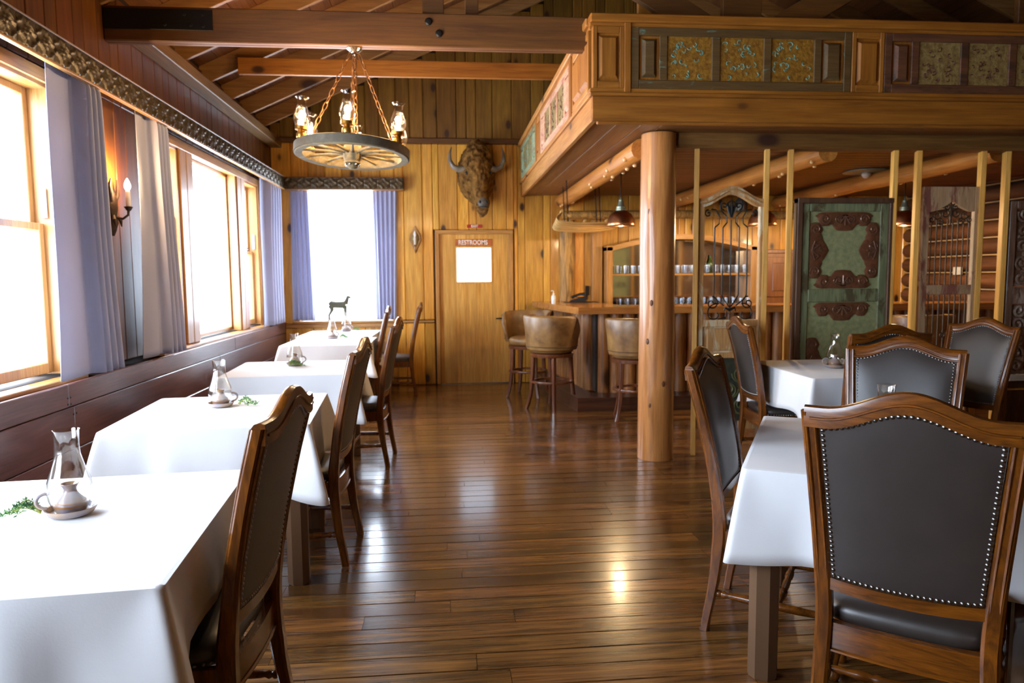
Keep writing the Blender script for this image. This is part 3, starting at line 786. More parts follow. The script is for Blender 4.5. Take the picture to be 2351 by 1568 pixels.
def make_chair():
    t = empty('dining_chair')
    for sx in (-1, 1):
        rings = []
        for i in range(27):
            z = 1.082*i/26
            hx = .0195+.0035*min(z/.4, 1)-.002*max(0, z-.8); hy = .017+.009*math.exp(-((z-.42)/.22)**2)-.003*max(0, z-.7)
            rings.append(ring_rect(sx*px(z), py(z)-bow(px(z)), z, hx, hy, .35))
        MB().loft(rings).build('back_post', chair_w, t, 40)
        # moulding bead along the post, on both faces
        mb = MB()
        for sd in (-1, 1):
            for off, rr in ((-.012, .0045), (.010, .0045)):
                mb.tube([(sx*(px(z)+off), byc(px(z), z)+sd*(.0165+.002), z) for z in [.50+.58*i/14 for i in range(15)]], rr, 6)
        mb.build('post_moulding', chair_w, t)
    # crest rail
    rings = []
    for i in range(33):
        u = -.256+.512*i/32; zt = ztop(u); y0 = byc(u, 1.08); h = .030; th = .0195
        zc = zt-.03
        rings.append([(u, y0-th, zc-h), (u, y0-th-.002, zc+h*.4), (u, y0-th*.7-.006, zc+h*.85), (u, y0-.006, zc+h), (u, y0+th*.7-.006, zc+h*.85), (u, y0+th-.002, zc+h*.4), (u, y0+th, zc-h)])
    MB().loft(rings).build('crest_rail', chair_wx, t, 50)
    mb = MB()
    for sd in (-1, 1):
        mb.tube([(u, byc(u, 1.06)+sd*.0205, ztop(u)-.052) for u in [-.225+.45*i/28 for i in range(29)]], .0048, 6)
        mb.tube([(u, byc(u, 1.08)+sd*.0195-.002, ztop(u)-.034) for u in [-.24+.48*i/28 for i in range(29)]], .0040, 6)
    mb.build('crest_moulding', chair_wx, t)
    rings = []
    for i in range(17):
        u = -.205+.41*i/16; zb = .578-.012*(1-(u/.2)**2); y0 = byc(u, .555)
        rings.append([(u, y0-.015, zb-.038), (u, y0+.015, zb-.038), (u, y0+.017, zb-.002), (u, y0-.017, zb-.002)])
    MB().loft(rings).build('lower_back_rail', chair_wx, t, 40)
    for sd, pf, nm_ in ((-1, .004, 'outside_back_leather'), (1, .018, 'inside_back_leather')):
        MB().grid(lambda a, b: leather_pt(a*2-1, b, sd, pf), 18, 20, flip=(sd > 0)).build(nm_, leather, t, 60)
    # nailheads
    for sd in (-1, 1):
        nb = MB(); d = dome()
        q = Matrix.Rotation(PI/2 if sd < 0 else -PI/2, 4, 'X')
        for p in spaced(.0142, sd): nb.add(d.v, d.f, Matrix.Translation(p) @ q)
        o = nb.build('outside_nailheads' if sd < 0 else 'inside_nailheads', nail_m, t, 60); o['kind'] = 'stuff'
    # seat
    def seat_ring(z, ex, k=1.0):
        out = []
        for a in [2*PI*i/40 for i in range(40)]:
            c, s_ = math.cos(a), math.sin(a); e = .32
            X = math.copysign(abs(c)**e, c); Y = math.copysign(abs(s_)**e, s_)
            y = .015+Y*(.235+ex); w_ = .205+(.05)*((y+.22)/.47)
            out.append((X*(w_+ex)*k, .015+(y-.015)*k, z))
        return out
    MB().loft([seat_ring(.425, -.004), seat_ring(.44, .004), seat_ring(.465, .006), seat_ring(.482, -.01), seat_ring(.492, -.045), seat_ring(.497, -.10), seat_ring(.498, -.17)]).build('seat', leather, t, 60)
    nb = MB(); d = dome(); R_ = seat_ring(.437, .0065)
    P = [Vector(p) for p in R_]; acc = 1
    for a, b in zip(P, P[1:]+P[:1]):
        if a.y < -.19: continue
        seg = max(1, int((b-a).length/.016))
        for i in range(seg):
            p = a.lerp(b, i/seg); nrm = Vector((p.x, p.y, 0)).normalized()
            nb.add(d.v, d.f, Matrix.Translation(p) @ nrm.to_track_quat('Z', 'Y').to_matrix().to_4x4())
    o = nb.build('seat_nailheads', nail_m, t, 60); o['kind'] = 'stuff'
    # seat rails
    for sx in (-1, 1):
        rings = [ring_rect(0, 0, 0, .012, .036, .3)]
        a = Vector((sx*.208, -.235, .392)); b = Vector((sx*.243, .225, .392))
        q = (b-a).to_track_quat('Z', 'Y').to_matrix().to_4x4(); L = (b-a).length
        MB().loft([[(x, y, 0) for x, y, _ in ring_rect(0, 0, 0, .036, .012, .3)], [(x, y, L) for x, y, _ in ring_rect(0, 0, 0, .036, .012, .3)]], True, Matrix.Translation(a) @ q).build('side_seat_rail', chair_wx, t) if False else \
        MB().add([(a.x-.012, a.y, .356), (a.x+.012, a.y, .356), (b.x+.012, b.y, .356), (b.x-.012, b.y, .356), (a.x-.012, a.y, .43), (a.x+.012, a.y, .43), (b.x+.012, b.y, .43), (b.x-.012, b.y, .43)], _BF).build('side_seat_rail', chair_w, t, 0)
        fl = MB().box(sx*.238-.024, sx*.238+.024, .205, .253, .30, .43, .005).build('leg', chair_w, t)
        MB().lathe(FLG, 16, Matrix.Translation((sx*.238, .229, 0))).build('turned_foot', chair_w, fl, 50)
        MB().turned((sx*.218, -.262, .162), (sx*.238, .215, .162), STR, 12).build('side_stretcher', chair_wx, t, 50)
    MB().box(-.215, .215, .215, .240, .356, .43, .004).build('front_seat_rail', chair_wx, t)
    rings = []
    for i in range(13):
        u = -.2+.4*i/12; y0 = -.228-.014*(1-(u/.2)**2)
        rings.append([(u, y0-.013, .345), (u, y0+.013, .345), (u, y0+.013, .432), (u, y0-.013, .432)])
    MB().loft(rings).build('rear_seat_rail', chair_wx, t, 40)
    rings = [[(p[0], p[1]-.003 if i < 2 else p[1], p[2]) for i, p in enumerate(r)] for r in rings]
    MB().tube([(u, -.242-.014*(1-(u/.2)**2), .348) for u in [-.195+.39*i/12 for i in range(13)]], .006, 6).build('rear_rail_bead', chair_wx, t)
    MB().turned((-.228, .0, .162), (.228, .0, .162), CRS, 12).build('cross_stretcher', chair_wx, t, 50)
    return t
chair0 = make_chair()
CH = 'dining chairs with nailhead trim'
# (x, y, facing angle of +Y, label): placed by the middle of the seat
def face(fx, fy): return math.atan2(fy, fx)-PI/2
a38 = math.radians(38)
F38 = Vector((math.sin(a38), math.cos(a38), 0))
chairs = [
 ((1.195+.365*F38.x, 1.722+.365*F38.y), face(F38.x, F38.y), 'large foreground leather chair seen from behind at the bottom right corner'),
 ((1.17+.285*math.cos(math.radians(-34)), 2.93+.285*math.sin(math.radians(-34))), face(math.cos(math.radians(-34)), math.sin(math.radians(-34))), 'leather chair in profile just right of the log post, at the front right table'),
 ((2.25-.365*.63, 3.29-.365*.777), face(-.63, -.777), 'leather chair facing the camera across the front right table, pale sheen on its back'),
 ((2.17, 2.22), face(-.88, .475), 'leather chair half out of the picture beside the large foreground chair'),
 ((2.72, 4.47), face(0.02, 1), 'leather chair whose arched top peeks up behind the chair with the pale sheen'),
 ((2.26+.285, 5.13), face(.996, -.087), 'leather chair standing between the log post and the far right table'),
 ((3.375, 4.52), face(-.97, -.25), 'leather chair turned to the left at the far right end of the far right table'),
 ((-.82, 2.095), face(-1, .05), 'leather chair at the nearest window table, largest on the left side'),
 ((-.805, 3.815), face(-1, .05), 'leather chair at the second window table from the camera'),
 ((-.745, 5.74), face(-1, .06), 'leather chair at the third window table, beside the open floor'),
 ((-.72-.285, 8.0), face(-1, -.04), 'leather chair pushed to the fourth window table, its top before the far curtain'),
 ((-.40-.285, 9.05), face(-1, -.06), 'leather chair standing alone by the pine wall left of the door'),
 ((-1.08, 1.50), face(0, 1), 'leather seat tucked under the near edge of the nearest cloth, bottom left corner'),
]
big = None
for i, ((x, y), rz, lb) in enumerate(chairs):
    c = chair0 if i == 0 else copy_tree(chair0)
    c.location = (x, y, 0); c.rotation_euler = (0, 0, rz); tag(c, lb, 'chair', CH)
    if i == 0: big = c
# the nearest chair: nailheads one by one on the outside back
for ch in list(big.children):
    if ch.name.startswith('outside_nailheads'): bpy.data.objects.remove(ch)
dm = dome(.0066).mesh('nailhead', 60); dm.materials.append(nail_m)
for p in spaced(.0142, -1): link('nailhead', dm, big, p, (PI/2, 0, 0))

# ---- tables and cloths
def make_table(loc, rz, ax, ay, h, label, grp='white covered dining tables'):
    t = thing('dining_table', label, 'table', loc, rz, grp)
    MB().box(-ax, ax, -ay, ay, h-.035, h, .004).build('table_top', leg_p, t)
    MB().box(-ax+.06, ax-.06, -ay+.06, ay-.06, h-.10, h-.036, .003).build('apron', leg_p, t)
    for sx in (-1, 1):
        for sy in (-1, 1):
            k = .05; cx, cy = sx*(ax-.075), sy*(ay-.075)
            rings = [ring_rect(cx, cy, z, r_, r_, .55) for z, r_ in ((0, .046), (.012, .05), (h-.036, .05))]
            MB().loft(rings).build('leg', leg_p, t, 30)
    return t
def make_cloth(loc, rz, ax, ay, h, drop, label, seed, grp='white linen tablecloths', cor=.45, flare=.10):
    rg = random.Random(seed); r = .022; per = []
    ax += .006; ay += .006
    def arc(cx, cy, a0):
        for i in range(9):
            a = a0+PI/2*i/8; per.append((cx+r*math.cos(a), cy+r*math.sin(a), math.cos(a), math.sin(a)))
    n = 30
    def side(p, q, nx, ny):
        for i in range(1, n):
            t = i/n; t = t-.10*math.sin(2*PI*t)
            per.append((p[0]+(q[0]-p[0])*t, p[1]+(q[1]-p[1])*t, nx, ny))
    arc(ax-r, ay-r, 0); side((ax-r, ay), (-ax+r, ay), 0, 1); arc(-ax+r, ay-r, PI/2); side((-ax, ay-r), (-ax, -ay+r), -1, 0)
    arc(-ax+r, -ay+r, PI); side((-ax+r, -ay), (ax-r, -ay), 0, -1); arc(ax-r, -ay+r, 3*PI/2); side((ax, -ay+r), (ax, ay-r), 1, 0)
    ph = [rg.random()*6.28 for _ in range(6)]
    rings = []; T = [0, .02, .05, .10, .2, .32, .45, .58, .72, .86, 1.0]
    # flat top rim, then skirt
    rings.append([(x-nx*.012, y-ny*.012, h+.004) for x, y, nx, ny in per])
    for t in T:
        ring = []
        for k, (x, y, nx, ny) in enumerate(per):
            dc = math.hypot(abs(x)-ax, abs(y)-ay)
            g = math.exp(-(dc/(.025+.12*t))**2); kk = math.exp(-((dc-.20)/.07)**2)
            g2 = math.exp(-(dc/.17)**2)
            s_ = math.atan2(y, x)
            rip = .5*math.sin(7*s_+ph[0])+.3*math.sin(13*s_+ph[1])+.2*math.sin(23*s_+ph[2])
            dxn, dyn = (math.copysign(.7071, x), math.copysign(.7071, y))
            out = t*(.010+.010*rip+.0)-t*.02*kk
            d = drop*t*(1+cor*g2)+.012*math.sin(5*s_+ph[3])*t
            fo = flare*g*t**.8
            ring.append((x+nx*out+dxn*fo, y+ny*out+dyn*fo, h+.002-d*(1-.10*g*t)))
        rings.append(ring)
    m_ = MB(); m_.loft(rings, False)
    N_ = len(per); m_.f.append(tuple(range(N_)))
    o = m_.build('tablecloth', white_cl, None, 55, loc); o.rotation_euler = (0, 0, rz)
    so = o.modifiers.new('thick', 'SOLIDIFY'); so.thickness = .0025; so.offset = 1
    return tag(o, label, 'tablecloth', grp)
H = .782
R30 = math.radians(-29)
ctr = Vector((1.03, 2.364)); uu = Vector((math.cos(R30), math.sin(R30))); vv = Vector((-math.sin(R30), math.cos(R30)))
rn = ctr+uu*.475+vv*.505
tabs = [((-1.1355, 2.036), math.radians(4.5), .46, .49, .20, 'nearest window table'), ((-1.135, 3.765), math.radians(4.2), .455, .465, .27, 'second window table'), ((-1.142, 5.51), math.radians(3.0), .46, .455, .27, 'third window table'),
        ((-1.24, 7.78), math.radians(0), .44, .46, .26, 'fourth window table, in front of the last one'), ((-1.30, 8.93), math.radians(-1), .44, .46, .26, 'last window table in the corner under the far window'),
        ((rn.x, rn.y), R30, .475, .505, .33, 'front right table behind the large foreground chair'), ((2.86, 4.88), math.radians(-1), .48, .50, .27, 'far right table before the door panels')]
for k, ((x, y), rz, ax, ay, dr, lb) in enumerate(tabs):
    make_table((x, y, 0), rz, ax, ay, H, 'brown legged square table, the '+lb)
    make_cloth((x, y, 0), rz, ax, ay, H, dr, 'white linen cloth over the '+lb, 40+k, cor=(1.1, .45, .45, .45, .45, .12, .4)[k], flare=(.11, .11, .11, .11, .11, .07, .09)[k])

# ---- table oil lamps and sprigs
def make_lamp():
    t = empty('table_lamp')
    MB().lathe([(0, 0), (.048, 0), (.058, .004), (.066, .016), (.067, .022), (.062, .021), (.055, .008), (0, .007)], 28).build('saucer', ceram_b, t, 50)
    hd = [(.058+.026*math.sin(a), .0, .024+.022*(1-math.cos(a))) for a in [PI*1.1*i/10 for i in range(11)]]
    MB().tube(hd, .0055, 8).build('loop_handle', ceram_b, t)
    f = MB().lathe([(0, .007), (.036, .007), (.042, .018), (.042, .032), (.036, .047), (.024, .060), (.017, .070), (.017, .078), (.024, .090), (.022, .091), (.014, .084), (0, .083)], 28).build('oil_font', ceram, t, 50)
    MB().lathe([(.0425, .026), (.0432, .029), (.0425, .032)], 28).lathe([(.0405, .037), (.0412, .039), (.040, .041)], 28).build('glaze_band', plain('glaze_tan', 'b07a4a', .3), f, 60)
    MB().lathe([(.040, .012), (.055, .045), (.060, .070), (.056, .100), (.042, .140), (.033, .175), (.031, .205), (.033, .245), (.0345, .247), (.0315, .243), (.0295, .205), (.0315, .175), (.0405, .140), (.0545, .100), (.0585, .070), (.0535, .045), (.0385, .012)], 28).build('glass_chimney', lampgl, t, 60)
    return t
lamp0 = make_lamp()
def make_sprig(seed):
    rg = random.Random(seed); t = empty('greenery_sprig'); st = MB(); lf = MB()
    for b in range(9):
        a = rg.uniform(-.5, .5); L = rg.uniform(.05, .12); x = y = 0; z = .008; pts = []
        y0 = rg.uniform(-.015, .015)
        for i in range(7):
            tt = i/6; pts.append((L*tt*math.cos(a), y0+L*tt*math.sin(a), .006+.03*math.sin(PI*min(tt*1.1, 1))*rg.uniform(.6, 1.1)+abs(y0)))
        st.tube(pts, [.0018-.0012*i/6 for i in range(7)], 5)
        for p in pts[1:]:
            for q in range(5):
                d = Vector((rg.uniform(-1, 1), rg.uniform(-1, 1), rg.uniform(-.2, 1))).normalized(); ll = rg.uniform(.008, .018)
                s_ = d.orthogonal().normalized()*ll*.16; P = Vector(p); m_ = P+d*ll*.5
                n_ = d.cross(s_).normalized()*.0008
                lf.add([P, m_+s_+n_, P+d*ll, m_-s_+n_, m_-n_], [(0, 1, 4), (1, 2, 4), (2, 3, 4), (3, 0, 4), (0, 3, 2, 1)])
    MB_o = st.build('stems', stem_m, t); o = lf.build('leaves', green_lf, t, 0); o['kind'] = 'stuff'
    return t
LT = H+.0075
lamps = [((-1.087, 2.11), 200, (-1.165, 2.10, 188), 'nearest window table'), ((-1.20, 3.86), 20, (-1.10, 3.84, -10), 'second window table'), ((-1.18, 5.64), 0, (-1.20, 5.53, 0), 'third window table'),
         ((-1.28, 8.12), 40, (-1.19, 8.08, -20), 'fourth window table'), ((-1.27, 9.22), 30, (-1.18, 9.20, -10), 'last window table'), ((rn.x, rn.y), 90, (rn.x+.08, rn.y+.02, 0), 'front right table'), ((2.785, 4.86), 170, (2.84, 4.80, -10), 'far right table')]
for k, ((x, y), ra, (sx, sy, sa), lb) in enumerate(lamps):
    l = lamp0 if k == 0 else copy_tree(lamp0)
    l.location = (x, y, LT); l.rotation_euler = (0, 0, math.radians(ra)); tag(l, 'glazed pottery oil lamp with clear glass chimney on the '+lb, 'oil lamp', 'table oil lamps')
    s = make_sprig(60+k); s.location = (sx, sy, LT); s.rotation_euler = (0, 0, math.radians(sa)); tag(s, 'small green leafy sprig beside the lamp on the '+lb, 'greenery', 'greenery sprigs')

# ---- valances with pressed tin tiles
def tile_mesh():
    s_ = .158; n = 20
    def h(u, v):
        x, y = u*2-1, v*2-1; z = 0
        d = min(1-abs(x), 1-abs(y))
        if d < .05: return -.002
        for cx, cy, r0 in ((1, 1, .95), (-1, -1, .95), (1, 1, .78), (-1, -1, .78), (-1, 1, .55), (1, -1, .55)):
            q = math.hypot(x-cx, y-cy)-r0; z = max(z, .010*math.exp(-(q/.06)**2))
        z = max(z, .012*math.exp(-(x*x+y*y)/.02)); 
        for a in range(6):
            z = max(z, .009*math.exp(-((x-.3*math.cos(a*PI/3))**2+(y-.3*math.sin(a*PI/3))**2)/.009))
        for sx in (-1, 1): z = max(z, .009*math.exp(-((x-sx*.62)**2+(y+sx*.62)**2)/.02))
        return z
    m_ = MB().grid(lambda u, v: ((u-.5)*s_, -h(u, v)-.002, (v-.5)*s_), n, n)
    me = m_.mesh('tin_tile', 80); me.materials.append(tin); return me
tmesh = tile_mesh()
v1 = thing('window_valance', 'long pressed tin valance above the side windows', 'valance', (0, 0, 0))
MB().box(-2.25, -2.06, YF, 9.54, 2.755, 2.772, .003).build('top_board', darkframe, v1)
MB().box(-2.072, -2.056, YF, 9.54, 2.615, 2.756, .002).build('face_board', darkframe, v1)
MB().box(-2.25, -2.235, YF, 9.54, 2.70, 2.755, .002).build('wall_cleat', darkframe, v1)
MB().box(-2.075, -2.042, YF, 9.545, 2.604, 2.618, .003).build('bottom_moulding', pine_trimY, v1)
MB().box(-2.066, -2.046, YF, 9.545, 2.766, 2.776, .002).build('edge_strip', wood('grey_strip', '8a7468', 'a08a80', .4, 'Y'), v1)
yy = 9.53-.0845
while yy > 1.0:
    link('tin_tile', tmesh, v1, (-2.054, yy, 2.692), (0, 0, PI/2)).scale = (1.06, 1, .93); yy -= .169
v2 = thing('far_window_valance', 'short pressed tin valance above the far window', 'valance', (0, 0, 0))
MB().box(-2.055, -.545, 9.54, 9.70, 2.755, 2.772, .003).build('top_board', darkframe, v2)
MB().box(-2.055, -.545, 9.546, 9.562, 2.615, 2.756, .002).build('face_board', darkframe, v2)
MB().box(-.561, -.545, 9.562, 9.70, 2.615, 2.756, .002).build('return_board', darkframe, v2)
MB().box(-2.045, -.53, 9.532, 9.70, 2.604, 2.616, .003).build('bottom_moulding', pine_trimX, v2)
for k in range(9): link('tin_tile', tmesh, v2, (-1.968+k*.169, 9.544, 2.692)).scale = (1.06, 1, .93)

# ---- curtains
def curtain(name, t0, t1, b0, b1, flat, folds, z0, z1, fixed, along, label, amp=.04, seed=0):
    """fabric panel; flat = share of the width hanging flat at the leading edge"""
    rg = random.Random(seed); nu, nv = 110, 30; ph = rg.random()*6
    def f(u, v):
        z = z0+(z1-z0)*v
        a = b0+(t0-b0)*v; b = b1+(t1-b1)*v; p = a+(b-a)*u
        if u < flat: off = .012*math.sin(u/flat*PI*1.3+ph+v)+.008*math.sin(3*v+ph)
        else:
            q = (u-flat)/(1-flat); s_ = math.sin(q*folds*2*PI-PI/2)
            pin = 1-.55*max(0, (v-.93)/.07)
            off = amp*pin*(math.copysign(abs(s_)**.75, s_)+.8)*min(1, q*folds*2)
        off += .006*math.sin(5*v+2*u+ph)
        return (fixed+off, p, z) if along == 'Y' else (p, fixed-off, z)
    m_ = MB().grid(f, nu, nv, flip=(along == 'Y'))
    o = m_.build(name, curt_m, None, 80)
    so = o.modifiers.new('thick', 'SOLIDIFY'); so.thickness = .003
    return tag(o, label, 'curtain', 'grey window curtains')
curtain('curtain', 4.16, 4.64, 4.08, 4.77, .52, 4, .905, 2.70, -2.13, 'Y', 'grey curtain nearest the camera, left of the glowing wall sconce', seed=1)
curtain('curtain', 5.27, 5.70, 5.23, 5.86, .45, 4, .905, 2.70, -2.13, 'Y', 'grey curtain right of the glowing wall sconce', seed=2)
curtain('curtain', 8.62, 9.40, 8.47, 9.42, .25, 5, .905, 2.70, -2.13, 'Y', 'grey curtain at the room corner on the side window', seed=3)
curtain('curtain', -2.00, -1.76, -2.02, -1.73, .15, 4, .91, 2.70, 9.655, 'X', 'grey curtain at the room corner on the far window, left of the deer', amp=.02, seed=4)
curtain('curtain', -.955, -.61, -.93, -.66, .10, 5, .91, 2.70, 9.655, 'X', 'grey pleated curtain on the far window, right of the deer', amp=.022, seed=5)

# ================================================================== FIXTURES AND BAR
def point(parent, loc, power, col=(1, .72, .40), r=.02):
    l = bpy.data.lights.new('lamp_light', 'POINT'); l.energy = power; l.color = col; l.shadow_soft_size = r
    o = bpy.data.objects.new('lamp_light', l); COL.objects.link(o); o.parent = parent; o.location = loc; return o
# ---- wagon wheel chandelier
chn = thing('wagon_wheel_chandelier', 'wagon wheel chandelier with six glass oil lamps on rusty chains', 'chandelier', (-.634, 5.2, 2.335))
chn.rotation_euler = (math.radians(-4.5), math.radians(2.2), 0); chn.location.y = 5.16
Rw = .39
MB().loft([[((Rw+a)*math.cos(2*PI*j/56), (Rw+a)*math.sin(2*PI*j/56), z) for a, z in ((-.05, -.03), (-.004, -.034), (0, -.03), (0, .03), (-.004, .034), (-.05, .03))] for j in range(57)], False).build('wheel_rim', wheel_m, chn, 40)
MB().loft([[((Rw+a)*math.cos(2*PI*j/56), (Rw+a)*math.sin(2*PI*j/56), z) for a, z in ((.001, -.028), (.007, -.028), (.007, .028), (.001, .028))] for j in range(57)], False).build('iron_tyre', plain('tyre_iron', '6a6050', .6, .4, 20, .3), chn, 40)
for k in range(12):
    a = 2*PI*k/12+.13
    MB().turned((.05*math.cos(a), .05*math.sin(a), 0), ((Rw-.045)*math.cos(a), (Rw-.045)*math.sin(a), 0), [(0, .015), (.2, .013), (.5, .009), (1, .011)], 8).build('spoke', wheel_m, chn, 50)
hb = MB().lathe([(0, .09), (.03, .09), (.045, .06), (.06, .045), (.066, .0), (.06, -.045), (.05, -.06), (.055, -.064), (.055, -.075), (.04, -.08), (.035, -.10), (.02, -.112), (0, -.115)], 20).build('hub', wheel_m, chn, 50)
for k in range(7):
    a = 2*PI*k/7; MB().ell((.045*math.cos(a), .045*math.sin(a), -.085), (.009, .009, .009), 8, 6).build('hub_bead', chrome, hb)
def chandelier_lamp(a):
    x, y = (Rw-.022)*math.cos(a), (Rw-.022)*math.sin(a)
    b = MB().lathe([(0, 0), (.03, 0), (.034, .008), (.034, .03), (.026, .036), (.024, .05), (.043, .056), (.045, .076), (.043, .078), (.0, .07)], 16).build('oil_lamp', brass, chn, 50, (x, y, .034))
    MB().lathe([(.041, .06), (.046, .09), (.056, .125), (.055, .155), (.043, .19), (.033, .22), (.030, .245), (.036, .262), (.045, .272), (.044, .274), (.034, .264), (.0285, .245), (.0315, .22), (.041, .19), (.053, .155), (.054, .125), (.044, .09)], 20).build('glass_chimney', lampgl, b, 60)
    MB().lathe([(0, .07), (.012, .075), (.016, .092), (.012, .112), (.004, .135), (0, .14)], 10).build('flame_bulb', bulb_w, b, 60)
    point(b, (0, 0, .165), 6.0, (1, .70, .38), .02)
for k in range(6): chandelier_lamp(-PI/2+.03+2*PI*k/6+.0)
def chain(mb, p, q, ll=.066, r=.0036):
    p, q = Vector(p), Vector(q); d = q-p; n = max(2, int(d.length/(ll*.80))); t = d.normalized()
    s0 = t.orthogonal().normalized(); s1 = t.cross(s0)
    for i in range(n):
        c = p+d*(i+.5)/n; s_ = s0 if i % 2 else s1
        mb.tube([c+t*(ll/2*math.cos(b))+s_*(ll*.21*math.sin(b)) for b in [2*PI*j/10 for j in range(10)]], r, 5, closed=True)
chain_m = plain('rusty_chain', '8a5a30', .5, .6, 40, .4)
top = Vector((.0, 0, 3.03-2.335))
for k in range(4):
    a = .20+k*PI/2; mb = MB(); chain(mb, (.31*math.cos(a), .31*math.sin(a), .02), (.03*math.cos(a), .03*math.sin(a), top.z))
    mb.build('chain', chain_m, chn, 60)
mb = MB(); chain(mb, (0, 0, .10), (0, 0, top.z), .05); mb.build('power_chain', chain_m, chn, 60)
MB().lathe([(0, top.z+.035), (.05, top.z+.035), (.055, top.z+.025), (.035, top.z+.01), (.018, top.z), (.016, top.z-.015), (0, top.z-.02)], 18).build('ceiling_canopy', chrome, chn, 50)

# ---- bison head
def bison():
    t = thing('bison_head', 'mounted shaggy bison head above the restroom door', 'mounted head', (.43, YB-.01, 2.74))
    m_ = MB()
    m_.ell((0, -.09, .08), (.26, .11, .38)); m_.ell((0, -.19, .10), (.235, .18, .33)); m_.ell((.005, -.30, .22), (.20, .165, .24)); m_.ell((.0, -.24, .41), (.13, .12, .09))
    path = [(0, -.34, .30), (.01, -.38, .16), (.022, -.41, .02), (.036, -.43, -.12), (.05, -.44, -.24), (.062, -.44, -.33)]
    m_.tube(path, [.165, .165, .148, .12, .102, .092], 20, flat=.85)
    m_.ell((.065, -.46, -.33), (.094, .088, .10)); m_.ell((.062, -.38, -.40), (.075, .075, .085)); m_.ell((.03, -.33, -.18), (.115, .12, .22)); m_.ell((.055, -.36, -.42), (.058, .05, .085))
    m_.ell((0, -.17, -.12), (.13, .14, .22))
    for sx in (-1, 1):
        m_.ell((.012+sx*.115, -.37, .07), (.05, .06, .05)); m_.ell((sx*.19, -.24, .09), (.05, .03, .07))
    me = m_.mesh('b0', 0); ob = bpy.data.objects.new('tmp', me); COL.objects.link(ob)
    rm = ob.modifiers.new('r', 'REMESH'); rm.mode = 'VOXEL'; rm.voxel_size = .013
    sm = ob.modifiers.new('s', 'SMOOTH'); sm.factor = .5; sm.iterations = 6
    dg = bpy.context.evaluated_depsgraph_get(); ev = ob.evaluated_get(dg)
    me2 = bpy.data.meshes.new_from_object(ev); bpy.data.objects.remove(ob)
    nr = [v.normal.copy() for v in me2.vertices]
    for v, n_ in zip(me2.vertices, nr):
        p = v.co.copy(); w_ = max(0, min(1, (p.z+.16)/.2)); w2 = max(0, min(1, (-.34-p.z)/.08))
        if p.y > -.30: w2 = max(w2, .7)
        a = max(w_, w2*.7)
        q = Vector((p.x*22, p.y*22, p.z*16)); d = noise.noise(q)*.022+noise.noise(q*2.1)*.014
        v.co += n_*(d*a+.003*noise.noise(q*.6)); v.co.y = min(v.co.y, -.001)
    me2.materials.clear(); me2.materials.append(fur); me2.materials.append(fur_d)
    for pl in me2.polygons:
        c = pl.center; pl.use_smooth = True
        pl.material_index = 1 if (math.hypot((c.x-.066)/.085, (c.z+.335)/.085) < .8 and c.y < -.50) else 0
    link('head', me2, t)
    for sx in (-1, 1):
        P = [(sx*.15, -.30, .13), (sx*.24, -.305, .115), (sx*.31, -.31, .15), (sx*.35, -.31, .23), (sx*.35, -.30, .32), (sx*.325, -.29, .40)]
        MB().tube(P, [.042, .04, .034, .026, .017, .005], 12).build('horn', horn_m, t, 60)
        MB().ell((.014+sx*.155, -.415, .055), (.02, .022, .02), 12, 8).build('eye', eye_m, t, 60)
        MB().ell((.066+sx*.042, -.535, -.325), (.016, .012, .02), 10, 6).build('nostril', blackp, t, 60)
    MB().tube([(.0+.07*math.cos(a)+.065, -.475-.055*math.sin(a), -.40+.02*math.sin(a)) for a in [PI*.1+PI*.8*i/10 for i in range(11)]], .006, 6).build('mouth', blackp, t)
bison()

